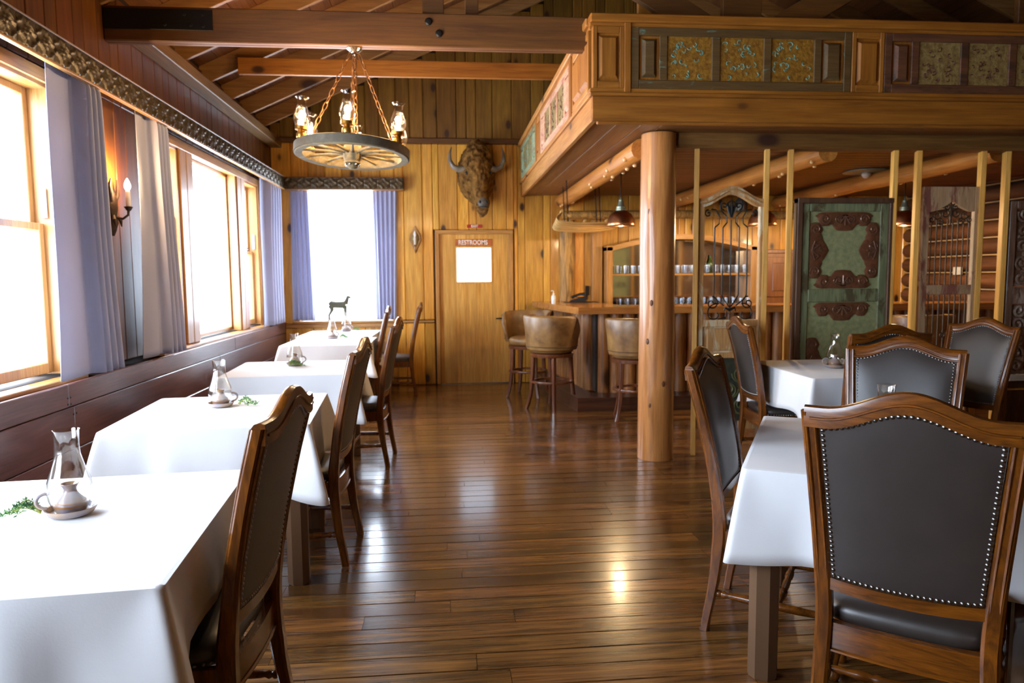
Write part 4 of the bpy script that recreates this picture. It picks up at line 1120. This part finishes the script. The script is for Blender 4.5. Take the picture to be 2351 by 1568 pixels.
# ---- sconces
def sconce(loc, rz, lit, label, plaque):
    t = thing('wall_sconce', label, 'wall lamp', loc, rz, None)     # local: wall at y=0, projects to -y
    if plaque:
        poly = [(0, -.20), (.085, -.02), (.07, .06), (0, .17), (-.07, .06), (-.085, -.02)]
        def pr_(k, y): return [(x*k, y, z*k) for x, z in poly]
        MB().loft([pr_(1, 0), pr_(1, -.014), pr_(.9, -.022)]).build('plaque', plaque_m, t, 20)
        MB().loft([pr_(.62, -.021), pr_(.5, -.036), pr_(.2, -.042)]).build('carved_motif', plain('carved_brass', '7a6a40', .4, .5, 30, .3, .3), t, 30)
    else:
        rings = []
        for z, w_, d in ((-.155, .012, .02), (-.12, .03, .035), (-.07, .036, .05), (-.02, .032, .045), (.03, .05, .05), (.09, .055, .045), (.14, .03, .03), (.17, .012, .02)):
            rings.append([(w_*math.cos(2*PI*j/12)*(1+.12*math.sin(3*2*PI*j/12)), -abs(d*math.sin(2*PI*j/12)) if math.sin(2*PI*j/12) > 0 else 0, z) for j in range(12)])
        MB().loft(rings).build('carved_backplate', bronze, t, 30)
        lv = MB()
        for sx in (-1, 1):
            lv.tube([(sx*.03, -.02, .06), (sx*.055, -.03, .12), (sx*.06, -.03, .18), (sx*.045, -.035, .225)], [.012, .014, .011, .004], 8)
            lv.tube([(sx*.02, -.03, -.02), (sx*.05, -.045, -.05), (sx*.045, -.05, -.09)], [.008, .012, .004], 8)
        lv.build('leaf_scroll', bronze, t)
    zc = .07 if not plaque else -.06
    MB().tube([(0, -.03, zc-.10), (.0, -.08, zc-.11), (0, -.115, zc-.085), (0, -.12, zc-.05)], [.009, .008, .008, .01], 8).build('arm', bronze if not plaque else plaque_m, t)
    MB().lathe([(0, 0), (.014, 0), (.026, .02), (.03, .024), (.012, .03), (0, .03)], 14, Matrix.Translation((0, -.12, zc-.055))).build('candle_cup', bronze if not plaque else plaque_m, t, 50)
    c = MB().lathe([(.0155, 0), (.0155, .105), (.012, .11), (0, .11)], 14, Matrix.Translation((0, -.12, zc-.035))).build('candle_sleeve', candle_w, t, 50)
    MB().lathe([(.008, 0), (.019, .022), (.021, .038), (.014, .062), (.004, .082), (0, .085)], 14, Matrix.Translation((0, -.12, zc+.075))).build('bulb', bulb_c if lit else plain('unlit_bulb', 'e8e4dc', .2), c, 60)
    if lit: point(t, (0, -.12, zc+.19), 9.0, (1, .62, .28), .02)
    return t
sconce((XL, 5.10, 1.915), PI/2, True, 'glowing candle wall sconce between the two nearest curtains', False)
sconce((-.395, YB-.004, 1.985), 0, False, 'unlit candle wall sconce on a diamond plaque left of the door', True)

# ---- signs
def text_mesh(txt, size, ext=.002):
    cu = bpy.data.curves.new('t', 'FONT'); cu.body = txt; cu.size = size; cu.extrude = ext; cu.align_x = 'CENTER'; cu.align_y = 'CENTER'; cu.offset = .0015
    ob = bpy.data.objects.new('t', cu); COL.objects.link(ob); dg = bpy.context.evaluated_depsgraph_get()
    me = bpy.data.meshes.new_from_object(ob.evaluated_get(dg)); bpy.data.objects.remove(ob); return me
def sign(txt, size, loc, hw, hh, board, letter, label, lx=0, sx=1.0):
    t = thing('sign', label, 'sign', loc); 
    MB().box(-hw, hw, -.014, 0, -hh, hh, .003).build('sign_board', board, t)
    me = text_mesh(txt, size); me.materials.clear(); me.materials.append(letter)
    o = link('lettering', me, t, (lx, -.0155, -.002), (PI/2, 0, 0)); o.scale = (sx, 1, 1)
    return t
sign('RESTROOMS', .088, (DX0+.474, YB+.03, 1.931), .25, .045, sign_w, white_s, 'brown wooden sign reading RESTROOMS on the door', -.012, .80)
sign('EXIT', .046, (.402, YB-.004, 2.147), .103, .021, red_s, white_s, 'small red sign on the wall above the door', 0, 1.0)

# ---- deer figure on the far sill
dr = thing('deer_figurine', 'slim standing deer figurine silhouetted in the far window', 'figurine', (-1.43, YB-.005, WZ0-.004))
dm_ = MB()
dm_.tube([(-.115, 0, .215), (-.09, 0, .222), (-.03, 0, .212), (.04, 0, .212), (.075, 0, .222)], [.024, .048, .045, .048, .038], 12, flat=.8)
dm_.tube([(.07, 0, .225), (.09, 0, .26), (.10, 0, .30), (.105, 0, .315)], [.038, .026, .02, .019], 10, flat=.8)
dm_.tube([(.088, 0, .318), (.108, 0, .318), (.13, 0, .308), (.142, 0, .303)], [.012, .022, .015, .01], 10, flat=.8)
for sx in (-1, 1): dm_.tube([(.095, sx*.008, .325), (.082, sx*.02, .345), (.078, sx*.024, .352)], [.006, .007, .002], 6)
for x, y in ((-.10, .012), (-.085, -.012), (.06, .012), (.075, -.012)):
    hind = x < 0
    dm_.tube([(x, y, .20), (x+(.012 if hind else .004), y, .14), (x-(.022 if hind else -.006), y, .075), (x-(.018 if hind else 0), y, .0)], [.03 if hind else .02, .016, .010, .011], 8)
dm_.tube([(-.118, 0, .228), (-.132, 0, .222), (-.135, 0, .21)], [.007, .008, .003], 6)
me = dm_.mesh('deer', 0); ob = bpy.data.objects.new('tmp', me); COL.objects.link(ob)
rm = ob.modifiers.new('r', 'REMESH'); rm.mode = 'VOXEL'; rm.voxel_size = .0045
sm = ob.modifiers.new('s', 'SMOOTH'); sm.iterations = 3
me2 = bpy.data.meshes.new_from_object(ob.evaluated_get(bpy.context.evaluated_depsgraph_get())); bpy.data.objects.remove(ob)
me2.materials.clear(); me2.materials.append(deer_m); me2.polygons.foreach_set('use_smooth', [True]*len(me2.polygons))
link('deer_body', me2, dr).scale = (1.15, 1, 1)

# ---- partition: studs and salvaged door panels along Y = 5.56
PY = 5.565
for x, lb in ((1.975, 'stud left of the arched ironwork panel, beside the log post'), (2.548, 'stud right of the arched ironwork panel'), (2.745, 'stud left of the green carved panel'), (3.625, 'stud right of the green carved panel'),
              (3.828, 'stud left of the pink ironwork panel'), (4.385, 'stud right of the pink ironwork panel'), (4.60, 'stud left of the carved brown panel at the right edge')):
    o = MB().box(-.02, .02, -.045, .045, 0, 2.45, .003).build('partition_stud', stud_m, None, 35, (x+.02, PY, 0)); o.rotation_euler = (0, 0, math.radians(-20))
    tag(o, 'pale lumber '+lb, 'stud', 'partition studs')
def scroll(cx, cz, r0, a0, turns, n=22):
    return [(cx+r0*(1-.82*i/n)*math.cos(a0+turns*2*PI*i/n), 0, cz+r0*(1-.82*i/n)*math.sin(a0+turns*2*PI*i/n)) for i in range(n+1)]
# A: arched door with wrought iron
pa = thing('arched_door_panel', 'weathered arched door panel with wrought iron scrollwork', 'door panel', (2.285, PY, 0))
hw = .255; zs = 2.02
for sx in (-1, 1): MB().box(sx*hw-.028, sx*hw+.028, -.022, .022, .22, zs, .006).build('stile', cream_p, pa)
def zarch(u): t = min(abs(u)/.25, 1); return 2.045+.10*(.5+.5*math.cos(PI*t))
MB().loft([[(u, -.024, zarch(u)-.045), (u, -.024, zarch(u)+.02), (u, .024, zarch(u)+.02), (u, .024, zarch(u)-.045)] for u in [-.285+.57*i/24 for i in range(25)]]).build('arched_rail', cream_p, pa, 40)
MB().tube([(u, -.026, zarch(u)-.012) for u in [-.27+.54*i/24 for i in range(25)]], .010, 6).build('arch_moulding', cream_p, pa)
for z0, z1 in ((1.045, 1.10), (.79, .835), (.20, .27)): MB().box(-hw+.029, hw-.029, -.02, .02, z0, z1, .004).build('cross_rail', cream_p, pa)
MB().box(-.19, .19, -.012, .0, .85, 1.035, .008).box(-.225, .225, -.004, .004, .83, 1.05).build('wood_panel', cream_p, pa)
op = MB().box(-.225, .225, -.004, .01, .27, .79).build('dark_ornate_panel', ornate_d, pa, 0)
mb = MB()
for cx, cz in ((-.11, .66), (.11, .66), (-.11, .40), (.11, .40), (0, .53)):
    for sg in (-1, 1): mb.tube([(x, -.006, z) for x, _, z in scroll(cx, cz, .085, PI/2*(1+sg), sg*1.4)], .007, 5)
mb.build('ornate_scroll', plain('worn_green_gold', '6a6a44', .5, .3), op)
ig = MB()
for k in range(5):
    x = (k-2)*.068; ztp = 1.84 if k != 2 else 1.90
    MB().tube([(x, 0, 1.10 if k == 2 else 1.30), (x, 0, 1.6), (x, 0, ztp)], .0055, 6).build('iron_bar', iron, pa)
sb = MB()
for sx in (-1, 1):
    sb.tube([(sx*.068, 0, 1.84), (sx*.035, 0, 1.88), (sx*.04, 0, 1.93), (sx*.085, 0, 1.97), (sx*.095, 0, 2.02), (sx*.08, 0, 2.05)], .0055, 6)
    sb.tube([(sx*.136, 0, 1.84), (sx*.10, 0, 1.87), (sx*.095, 0, 1.92), (sx*.13, 0, 1.98), (sx*.17, 0, 1.985)], .0055, 6)
    sb.tube(scroll(sx*.06, 2.01, .032, -PI/2, sx*1.2), .005, 6); sb.tube(scroll(sx*.19, 1.95, .03, PI/2, -sx*1.2), .005, 6)
    sb.tube([(0, 0, 1.92), (sx*.02, 0, 1.97), (sx*.035, 0, 2.03), (sx*.012, 0, 2.05)], [.01, .012, .009, .004], 6)
    sb.tube([(sx*.068, 0, 1.30), (sx*.04, 0, 1.25), (0, 0, 1.20)], .0055, 6); sb.tube([(sx*.136, 0, 1.30), (sx*.12, 0, 1.27), (sx*.05, 0, 1.215)], .0055, 6)
    sb.tube(scroll(sx*.15, 1.235, .055, PI/2, sx*1.3), .0055, 6); sb.tube(scroll(sx*.12, 1.15, .085, PI*.6 if sx > 0 else PI*.4, sx*-.9), .0055, 6)
    sb.tube([(0, 0, 1.18), (sx*.04, 0, 1.20), (sx*.05, 0, 1.17)], [.012, .01, .004], 6); sb.tube([(sx*.03, 0, 1.17), (sx*.035, 0, 1.12), (sx*.10, 0, 1.105)], .005, 6)
sb.tube([(0, 0, 1.94), (0, 0, 2.0), (0, 0, 2.065)], [.012, .018, .004], 8)
sb.build('iron_scrollwork', iron, pa)
# B: green carved door
pb = thing('green_door_panel', 'green worn door panel with rusty scrolled relief', 'door panel', (3.23, PY, 0))
for sx in (-1, 1): MB().box(sx*.39-.022, sx*.39+.022, -.04, .03, .05, 2.07, .004).build('outer_frame', darkframe, pb)
MB().box(-.412, .412, -.042, .03, 2.03, 2.072, .004).build('outer_head', darkframe, pb)
for sx in (-1, 1): MB().box(sx*.335-.035, sx*.335+.035, -.022, .02, .05, 2.03, .005).build('stile', green_p, pb)
for z0, z1 in ((1.965, 2.03), (1.235, 1.34), (.06, .20)): MB().box(-.30, .30, -.022, .02, z0, z1, .005).build('cross_rail', green_p, pb)
def relief(par, z0, z1, w_):
    m_ = MB(); e = MB(); zc = (z0+z1)/2; h = (z1-z0)/2
    def lobe(cx, cz, rx, rz): 
        rings = []
        for k_, y in ((1, -.004), (.97, -.011), (.85, -.015), (.3, -.017)):
            rings.append([(max(-w_, min(w_, cx+rx*k_*math.cos(2*PI*j/18)*(1+.06*math.cos(6*PI*2*j/18)))), y, max(z0, min(z1, cz+rz*k_*math.sin(2*PI*j/18)*(1+.06*math.cos(6*PI*2*j/18))))) for j in range(18)])
        m_.loft(rings, False); m_.f.append(tuple(len(m_.v)-18+j for j in range(18)))
    def spir(cx, cz, r0, a0, tn): e.tube([(x, -.017, z) for x, _, z in scroll(cx, cz, r0, a0, tn)], .0045, 5)
    for sz in (-1, 1):
        lobe(0, zc+sz*(h-.05), .125, .105); lobe(0, zc+sz*(h-.03), .235, .075)
        for sx in (-1, 1):
            lobe(sx*.165, zc+sz*(h-.055), .06, .06); spir(sx*.165, zc+sz*(h-.055), .042, 0, sx*1.5); spir(sx*.05, zc+sz*(h-.06), .035, PI/2, -sx*1.3)
            lobe(sx*(w_-.05), zc+sz*min(h*.55, .17), .06, .06); spir(sx*(w_-.05), zc+sz*min(h*.55, .17), .042, PI, sx*1.5)
            lobe(sx*(w_-.035), zc+sz*.10, .075, .08)
    for sx in (-1, 1):
        lobe(sx*(w_-.035), zc, .125, .115); spir(sx*(w_-.05), zc+.03, .04, 0, sx*1.4); spir(sx*(w_-.05), zc-.04, .035, PI, -sx*1.4)
    for k in range(5):
        a = PI*(k+.5)/5
        for sz in (-1, 1): e.tube([(0, -.018, zc+sz*(h-.03)), (.07*math.cos(a), -.019, zc+sz*(h-.03-.075*math.sin(a)))], .006, 5)
        for sx in (-1, 1): e.tube([(sx*(w_-.02), -.018, zc), (sx*(w_-.02-.08*math.sin(a)), -.019, zc+.08*math.cos(a))], .006, 5)
    o = m_.build('scroll_relief', rust, par, 30); e.build('scroll_edge', plain('rust_highlight', '7a5642', .35, .3, 20, .3, 0, .3), o, 60)
for z0, z1 in ((1.345, 1.96), (.205, 1.23)):
    gp = MB().box(-.30, .30, -.004, .012, z0-.01, z1+.01).build('field_panel', plain('green_field', '98986a', .65, 0, 26, .3, .2, 0, .4, '7c825a') if z0 > 1 else MATS['green_field'], pb, 0)
    relief(gp, z0, z1, .295)
# C: pink door with iron bars
pc = thing('pink_door_panel', 'narrow pinkish door panel with ogee arch and iron bars', 'door panel', (4.15, PY, 0))
for sx in (-1, 1): MB().box(sx*.225-.03, sx*.225+.03, -.02, .02, .05, 2.165, .004).build('stile', pink_p, pc)
def og(u): t = min(abs(u)/.165, 1); return 2.065-.10*(t**.6)+.03*math.sin(PI*t)*0
N_ = 24; us = [-.196+.392*i/N_ for i in range(N_+1)]
MB().loft([[(u, -.019, og(u)), (u, -.019, 2.165), (u, .019, 2.165), (u, .019, og(u))] for u in us]).build('ogee_head', pink_p, pc, 30)
for z0, z1 in ((1.285, 1.365), (.05, .22)): MB().box(-.196, .196, -.019, .019, z0, z1, .004).build('cross_rail', pink_p, pc)
for k in range(8):
    x = -.165+.047*k
    MB().tube([(x, 0, 1.36), (x, 0, 1.90)], .0055, 6).build('iron_bar', iron_br, pc); MB().tube([(x, 0, .22), (x, 0, 1.29)], .0055, 6).build('iron_bar', iron_br, pc)
mb = MB()
for sx in (-1, 1):
    for cx, cz, r0 in ((.05, 1.95, .04), (.12, 1.93, .04), (.165, 1.90, .03), (.04, 2.0, .03), (.09, 1.88, .03)): mb.tube(scroll(sx*cx, cz, r0, PI/2, sx*1.3), .006, 5)
    for cz in (.95, .80): mb.tube(scroll(sx*.03, cz, .03, PI/2, sx*1.3), .006, 5)
mb.tube([(0, 0, 1.86), (0, 0, 1.95), (0, 0, 2.05)], [.006, .014, .004], 6); mb.build('iron_scrollwork', iron_br, pc)
# D: carved panel at the right edge
pd_ = thing('carved_door_panel', 'carved brown panel cut by the right edge of the picture', 'door panel', (5.04, PY, 0))
for sx in (-1, 1): MB().box(sx*.36-.03, sx*.36+.03, -.035, .02, .0, 2.05, .005).build('outer_frame', carved_m, pd_)
MB().box(-.33, .33, -.004, .012, .08, .55).build('lower_field', darkframe, pd_, 0)
MB().box(-.33, .33, -.03, .02, .47, .485, .003).build('pale_bead', MATS['stud_lumber'], pd_)
MB().box(-.33, .33, -.035, .02, 1.99, 2.05, .005).build('top_rail', carved_m, pd_); MB().box(-.33, .33, -.045, .02, .55, .60, .005).build('bottom_ledge', wood('pale_ledge', 'b8b4a8', 'd0ccc0', .6, 'X'), pd_)
MB().box(-.33, .33, -.03, .02, 1.20, 1.34, .005).build('mid_rail', carved_m, pd_)
for z0, z1 in ((1.345, 1.985), (.605, 1.195)):
    o = MB().box(-.33, .33, -.002, .012, z0, z1).build('carved_field', carved_m, pd_, 0); mb = MB(); rg = random.Random(int(z0*10))
    for i in range(5):
        for j in range(4):
            mb.tube([(x, -.010, z) for x, _, z in scroll(-.25+.166*j, z0+.07+i*(z1-z0-.12)/4, .06, rg.random()*6, rg.choice((-1.4, 1.4)))], .014, 6)
    mb.build('carved_scroll', carved_m, o, 60)

# ---- bar
bar = thing('bar_counter', 'log fronted bar counter with polished wooden top', 'bar', (0, 0, 0))
MB().prism([(1.42, 7.56), (6.45, 7.50), (6.45, 8.12), (2.02, 8.18), (1.92, 9.66), (1.18, 9.66), (1.28, 8.75)], 1.052, 1.125).build('counter_top', bar_top, bar, 20)
MB().prism([(1.40, 7.50), (6.42, 7.46), (6.42, 7.82), (1.62, 7.85), (1.42, 9.66), (1.2, 9.66), (1.26, 8.75)], 0, .15).build('foot_plinth', plinth_m, bar, 20)
MB().prism([(1.68, 7.90), (6.42, 7.86), (6.42, 7.98), (1.80, 8.02), (1.66, 9.66), (1.52, 9.66)], .15, 1.05).build('bar_backing', dark_in, bar, 20)
rng = random.Random(14)
x = 1.70
while x < 6.35:
    r = rng.uniform(.062, .085); x += r
    MB().lathe([(r*1.04, -.45), (r, -.2), (r*.97, .1), (r, .45)], 14).build('bar_log', bar_log, bar, 60, (x, 7.87-.005*(x-1.7), .60)); x += r*.97
y = 8.02
while y < 9.6:
    r = rng.uniform(.06, .08); y += r
    MB().lathe([(r*1.04, -.45), (r, -.2), (r*.97, .1), (r, .45)], 14).build('bar_log', bar_log, bar, 60, (1.66-.09*(y-8), y, .60)); y += r*.97
# ---- bar stools
def make_stool():
    t = empty('bar_stool')                       # opens towards +Y, back towards -Y
    for k in range(4):
        a = PI/4+k*PI/2; c, s_ = math.cos(a), math.sin(a)
        MB().loft([ring_rect(c*r, s_*r, z, h_, h_, .3) for z, r, h_ in ((0, .285, .017), (.06, .262, .0175), (.16, .238, .019), (.3, .222, .020), (.45, .212, .021), (.60, .205, .022))]).build('leg', stool_w, t, 40)
    MB().loft([[((.218+a)*math.cos(2*PI*j/36), (.218+a)*math.sin(2*PI*j/36), z) for a, z in ((-.026, .295), (.018, .295), (.022, .305), (.018, .318), (-.026, .318))] for j in range(37)], False).build('foot_ring', stool_w, t, 40)
    MB().lathe([(0, .585), (.235, .585), (.24, .60), (.24, .62), (.20, .63), (0, .63)], 32).build('swivel_frame', stool_w, t, 40)
    MB().lathe([(0, .63), (.215, .63), (.235, .65), (.24, .69), (.225, .72), (.17, .735), (0, .738)], 32).build('seat_cushion', tan_lea, t, 60)
    A = math.radians(118); n = 40; rings = []
    for i in range(n+1):
        a = -A+2*A*i/n; e = abs(a)/A; zt = 1.04-.02*e*e-.13*max(0, (e-.82)/.18)**2; zb = .665
        d = Vector((math.sin(a), -math.cos(a), 0)); ring = []
        for (ri, z) in ((.240, zb+.02), (.252, zb), (.278, zb+.004), (.288, zb+.05), (.296, (zb+zt)/2), (.318, zt-.02), (.310, zt), (.285, zt+.006), (.270, zt-.01), (.255, (zb+zt)/2)):
            ring.append((d.x*ri, d.y*ri, z))
        rings.append(ring)
    MB().loft(rings).build('barrel_back', tan_lea, t, 60)
    sm_ = MB().tube([(math.sin(-A+2*A*i/n)*.291, -math.cos(-A+2*A*i/n)*.291, .705) for i in range(n+1)], .004, 5).build('back_seam', plain('seam_brown', '5a4028', .6), t)
    return t
st0 = make_stool()
for k, ((x, y), rz, lb) in enumerate((((1.16, 7.76), face(.75, .66), 'tan leather barrel stool left of the bar corner, back to the camera'), ((1.0, 8.68), face(-.45, -.89), 'tan leather barrel stool next to the door, turned so its seat shows'),
        ((1.93, 7.10), face(.2, 1), 'tan leather barrel stool half hidden behind the log post'), ((4.92, 6.98), face(0, 1), 'tan leather barrel stool glimpsed low behind the pink ironwork panel'))):
    s = st0 if k == 0 else copy_tree(st0); s.location = (x, y, 0); s.rotation_euler = (0, 0, rz); tag(s, lb, 'bar stool', 'bar stools')

# ---- pendants
def make_pendant():
    t = empty('pendant_lamp')                    # origin at the rim centre
    MB().lathe([(.152, 0), (.156, .004), (.150, .03), (.142, .075), (.118, .12), (.08, .15), (.055, .165), (.053, .163), (.078, .147), (.115, .117), (.139, .073), (.147, .03)], 32).build('copper_shade', copper, t, 60)
    MB().lathe([(.055, .164), (.055, .185), (.048, .19), (.05, .205), (.036, .215), (.03, .25), (.022, .262), (.024, .275), (.012, .285), (.010, .30), (0, .305)], 20).build('shade_cap', canopy_m, t, 50)
    MB().tube([(0, 0, .30), (0, 0, .545)], .005, 6).build('stem', iron, t)
    MB().lathe([(0, .54), (.012, .54), (.05, .552), (.055, .562), (0, .565)], 16).build('ceiling_canopy', iron, t, 50)
    MB().ell((0, 0, .06), (.03, .03, .036), 12, 8).build('bulb', pend_in, t, 60)
    return t
pd0 = make_pendant()
for k, (x, lb) in enumerate(((1.895, 'copper dome pendant lamp left of the log post'), (3.48, 'copper dome pendant lamp seen through the arched ironwork panel'), (5.13, 'copper dome pendant lamp between the green and pink panels'))):
    p = pd0 if k == 0 else copy_tree(pd0); p.location = (x, 7.62, 1.997); tag(p, lb, 'pendant lamp', 'copper pendants over the bar'); point(p, (0, 0, .005), 40, (1, .70, .38), .03)
# flush ceiling light under the loft
fl = thing('flush_ceiling_light', 'flush round ceiling light under the loft behind the green panel', 'ceiling light', (4.50, 7.35, 2.56))
MB().lathe([(0, 0), (.22, 0), (.235, -.008), (.235, -.016), (.20, -.022), (0, -.024)], 32).build('dish', canopy_m, fl, 40)
MB().lathe([(.04, -.02), (.05, -.04), (.035, -.07), (.015, -.08), (0, -.082)], 16).build('finial', white_m, fl, 50)
# ---- hanging bentwood sled rack
sl = thing('hanging_sled', 'curled bentwood toboggan hung on chains over the bar', 'sled', (1.28, 8.2, 2.04)); sl.rotation_euler = (math.radians(-14), 0, 0)
for k in range(5):
    y = -.14+.07*k; P = [(.03, y, .10), (-.005, y, .075), (-.02, y, .04), (0, y, .008), (.06, y, -.005)]+[(.06+.62*i/8, y, -.005-.022*math.sin(PI*i/8)+.012*i/8) for i in range(1, 9)]+[(.74, y, .035), (.78, y, .075)]
    MB().loft([[(x-.0, y-.03, z-.006), (x, y+.03, z-.006), (x, y+.03, z+.006), (x, y-.03, z+.006)] for x, y, z in P]).build('slat', sled_m, sl, 50)
for x, z in ((.04, .11), (.30, .0), (.55, .0)): MB().tube([(x, -.20, z+.005), (x, 0, z+.012), (x, .20, z+.005)], .015, 8).build('cross_bar', sled_m, sl)
MB().tube([(.12, -.19, .06), (.13, -.1, .11), (.15, 0, .125)], .014, 8).build('handle_peg', sled_m, sl)
for x, y in ((.12, -.12), (.45, -.12), (.55, .12), (.12, .12)):
    mb = MB(); chain(mb, (x, y, .0), (x, y, .52), .035, .003); mb.build('chain', iron, sl, 60)

# ---- back bar
bb = thing('back_bar_hutch', 'arched pine back bar with mirror and glass shelves', 'hutch', (0, YB, 0))
for x0, x1 in ((2.15, 2.235), (4.15, 4.235)): MB().box(x0, x1, -.32, -.01, .0, 1.85, .005).build('side_stile', pine_trim, bb)
def za(x): return 1.80+.15*math.sin(PI*min(max((x-2.235)/1.915, 0), 1))
MB().loft([[(x, -.32, za(x)), (x, -.32, za(x)+.065), (x, -.01, za(x)+.065), (x, -.01, za(x))] for x in [2.15+2.085*i/24 for i in range(25)]]).build('arched_head', pine_trimX, bb, 30)
MB().box(2.235, 4.15, -.06, -.02, 1.0, 1.80).add([(2.235, -.06, 1.80), (4.15, -.06, 1.80), (3.8, -.06, 1.89), (3.2, -.06, 1.94), (2.6, -.06, 1.89)], [(0, 1, 2, 3, 4)]).build('mirror', mirror, bb, 0)
MB().box(2.235, 4.15, -.30, -.06, 1.462, 1.49, .003).build('glass_shelf', pine_trimX, bb)
MB().box(2.15, 4.235, -.40, -.01, .93, .98, .004).build('back_counter', bar_top, bb)
MB().box(2.15, 4.235, -.36, -.01, .0, .93).build('base_cabinet', cab_m, bb, 0)
gsm = MB().lathe([(0, 0), (.030, 0), (.033, .004), (.036, .11), (.0345, .11), (.031, .006), (0, .006)], 14).mesh('tumbler', 50); gsm.materials.append(barglass)
gtm = MB().lathe([(0, 0), (.030, 0), (.033, .006), (.042, .17), (.0405, .17), (.031, .008), (0, .008)], 14).mesh('pint_glass', 50); gtm.materials.append(barglass)
for k in range(36):
    row, i = divmod(k, 18); x = 2.32+i*.104
    if row: continue
    if 2.78 < x < 3.02 and row == 0 and i % 2: continue
    o = link('tumbler', gsm, None, (x, YB-.24+.10*row, 1.491)); tag(o, 'clear tumbler in the row on the back bar shelf', 'glass', 'tumblers on the back bar shelf')
for k in range(36):
    row, i = divmod(k, 18); x = 2.32+i*.104
    if row: continue
    o = link('pint_glass', gtm, None, (x, YB-.34+.10*row, .981)); tag(o, 'clear pint glass in the row behind the bar', 'glass', 'pint glasses on the back counter')
for x, h_, mt, lb in ((3.50, .30, amber, 'tall amber bottle standing on the back bar shelf'), (3.66, .25, plain('green_bottle', '4a5a20', .15, 0, 8, .3, 0, .5), 'dark green bottle right of the amber one on the back bar shelf'), (3.03, .26, plain('pale_bottle', 'c8ccc0', .2, 0, 8, .2, 0, .4), 'pale bottle just right of the log post on the back bar shelf')):
    bt = thing('bottle', lb, 'bottle', (x, YB-.10, 1.491))
    MB().lathe([(0, 0), (.033, 0), (.036, .006), (.036, h_*.55), (.03, h_*.65), (.014, h_*.78), (.013, h_*.95), (0, h_*.95)], 16).build('bottle_glass', mt, bt, 50)
    MB().lathe([(.015, h_*.93), (.015, h_), (0, h_)], 12).build('cap', blackp, bt, 50)
hdr = tag(MB().tube([(-2.5, 0, 0), (-1, 0, .01), (1, 0, -.008), (2.5, 0, 0)], .055, 12).build('header_log', log_slab, None, 60, (4.05, YB-.30, 2.27)), 'horizontal log rail above the back bar mirror', 'log')
sp = []
for i in range(18):
    z = 2.22*i/17; sp.append([(1.555+.008*math.sin(z*7), YB-.004, z), (1.56+.006*math.sin(z*9+1), YB-.07, z), (1.62, YB-.115-.01*math.sin(z*6), z), (1.70, YB-.115+.01*math.sin(z*8), z), (1.765+.008*math.sin(z*8), YB-.07, z), (1.775, YB-.004, z)])
tag(MB().loft(sp).build('bark_slab_post', log_slab, None, 50), 'rough half log post on the back wall behind the telephone', 'post')
pl = tag(MB().box(1.99, 2.125, YB-.16, YB-.004, 0, 2.22, .005).build('pilaster_board', pine_trim, None), 'smooth golden board pilaster left of the back bar mirror', 'pilaster')
# dark cabinet right of the mirror
cb = thing('wall_cabinet', 'brown panelled cabinet right of the back bar mirror', 'cabinet', (4.62, YB-.02, 0))
MB().box(-.33, .33, -.35, 0, 0, 1.75, .004).build('carcass', cab_m, cb)
MB().box(-.36, .36, -.38, 0, 1.75, 1.80, .006).build('cornice', cab_m, cb)
for k, (z0, z1) in enumerate(((.1, .88), (1.16, 1.70))):
    dd = MB().box(-.28, .28, -.372, -.352, z0, z1, .004).build('cabinet_door', cab_m, cb)
    MB().box(-.20, .20, -.384, -.373, z0+.08, z1-.08, .008).build('door_panel', cab_m, dd)
    MB().ell((.24, -.385, (z0+z1)/2), (.012, .014, .012), 10, 6).build('knob', brass, dd)
# milk can and antlers stored above the rail
ca = thing('milk_can', 'dim grey metal can stored high behind the arched panel', 'can', (4.0, YB-.30, 2.325))
MB().lathe([(0, 0), (.075, 0), (.078, .01), (.078, .13), (.05, .17), (.05, .19), (.06, .20), (.06, .21), (0, .21)], 20).build('can_body', plain('dull_zinc', '6a6660', .5, .6), ca, 50)
# ---- things on the bar
ph = thing('telephone', 'black desk telephone on the bar top by the half log post', 'telephone', (1.70, 9.15, 1.125), math.radians(-10))
MB().prism([(-.10, -.09), (.12, -.09), (.12, .09), (-.10, .09)], 0, .012).add([(-.09,-.08,.012),(.11,-.08,.012),(.11,.08,.012),(-.09,.08,.012),(-.09,-.08,.02),(.11,-.08,.075),(.11,.08,.075),(-.09,.08,.02)], _BF).build('phone_base', plastic_b, ph, 20)
MB().tube([(-.07, -.05, .05), (-.05, -.05, .07), (.04, -.05, .10), (.10, -.05, .10)], [.02, .016, .016, .022], 10).build('handset', plastic_b, ph)
MB().box(-.02, .08, .0, .07, .05, .066, .003).build('keypad', chrome, ph)
wb = tag(MB().box(1.915, 1.965, YB-.05, YB-.006, 1.20, 1.33, .004).build('wall_card_terminal', plastic_b, None), 'small black box on the wall above the telephone', 'wall box')
tray = tag(MB().prism([(1.52, 9.02), (1.95, 8.98), (1.97, 9.28), (1.54, 9.32)], 1.1255, 1.131).build('bar_mat', plastic_b, None, 0), 'flat black mat under the telephone on the bar', 'mat')
ph.location.z = 1.132
sb_ = thing('pump_bottle', 'clear pump bottle at the left end of the bar top', 'bottle', (1.33, 8.75, 1.125))
MB().lathe([(0, 0), (.026, 0), (.029, .006), (.029, .085), (.02, .105), (.012, .112), (0, .112)], 16).build('gel_body', soap_m, sb_, 50)
MB().lathe([(.012, .112), (.012, .13), (.005, .132), (.005, .16), (0, .16)], 12).tube([(.0, 0, .16), (-.02, 0, .163), (-.034, 0, .155)], .005, 6).build('pump', white_s, sb_)
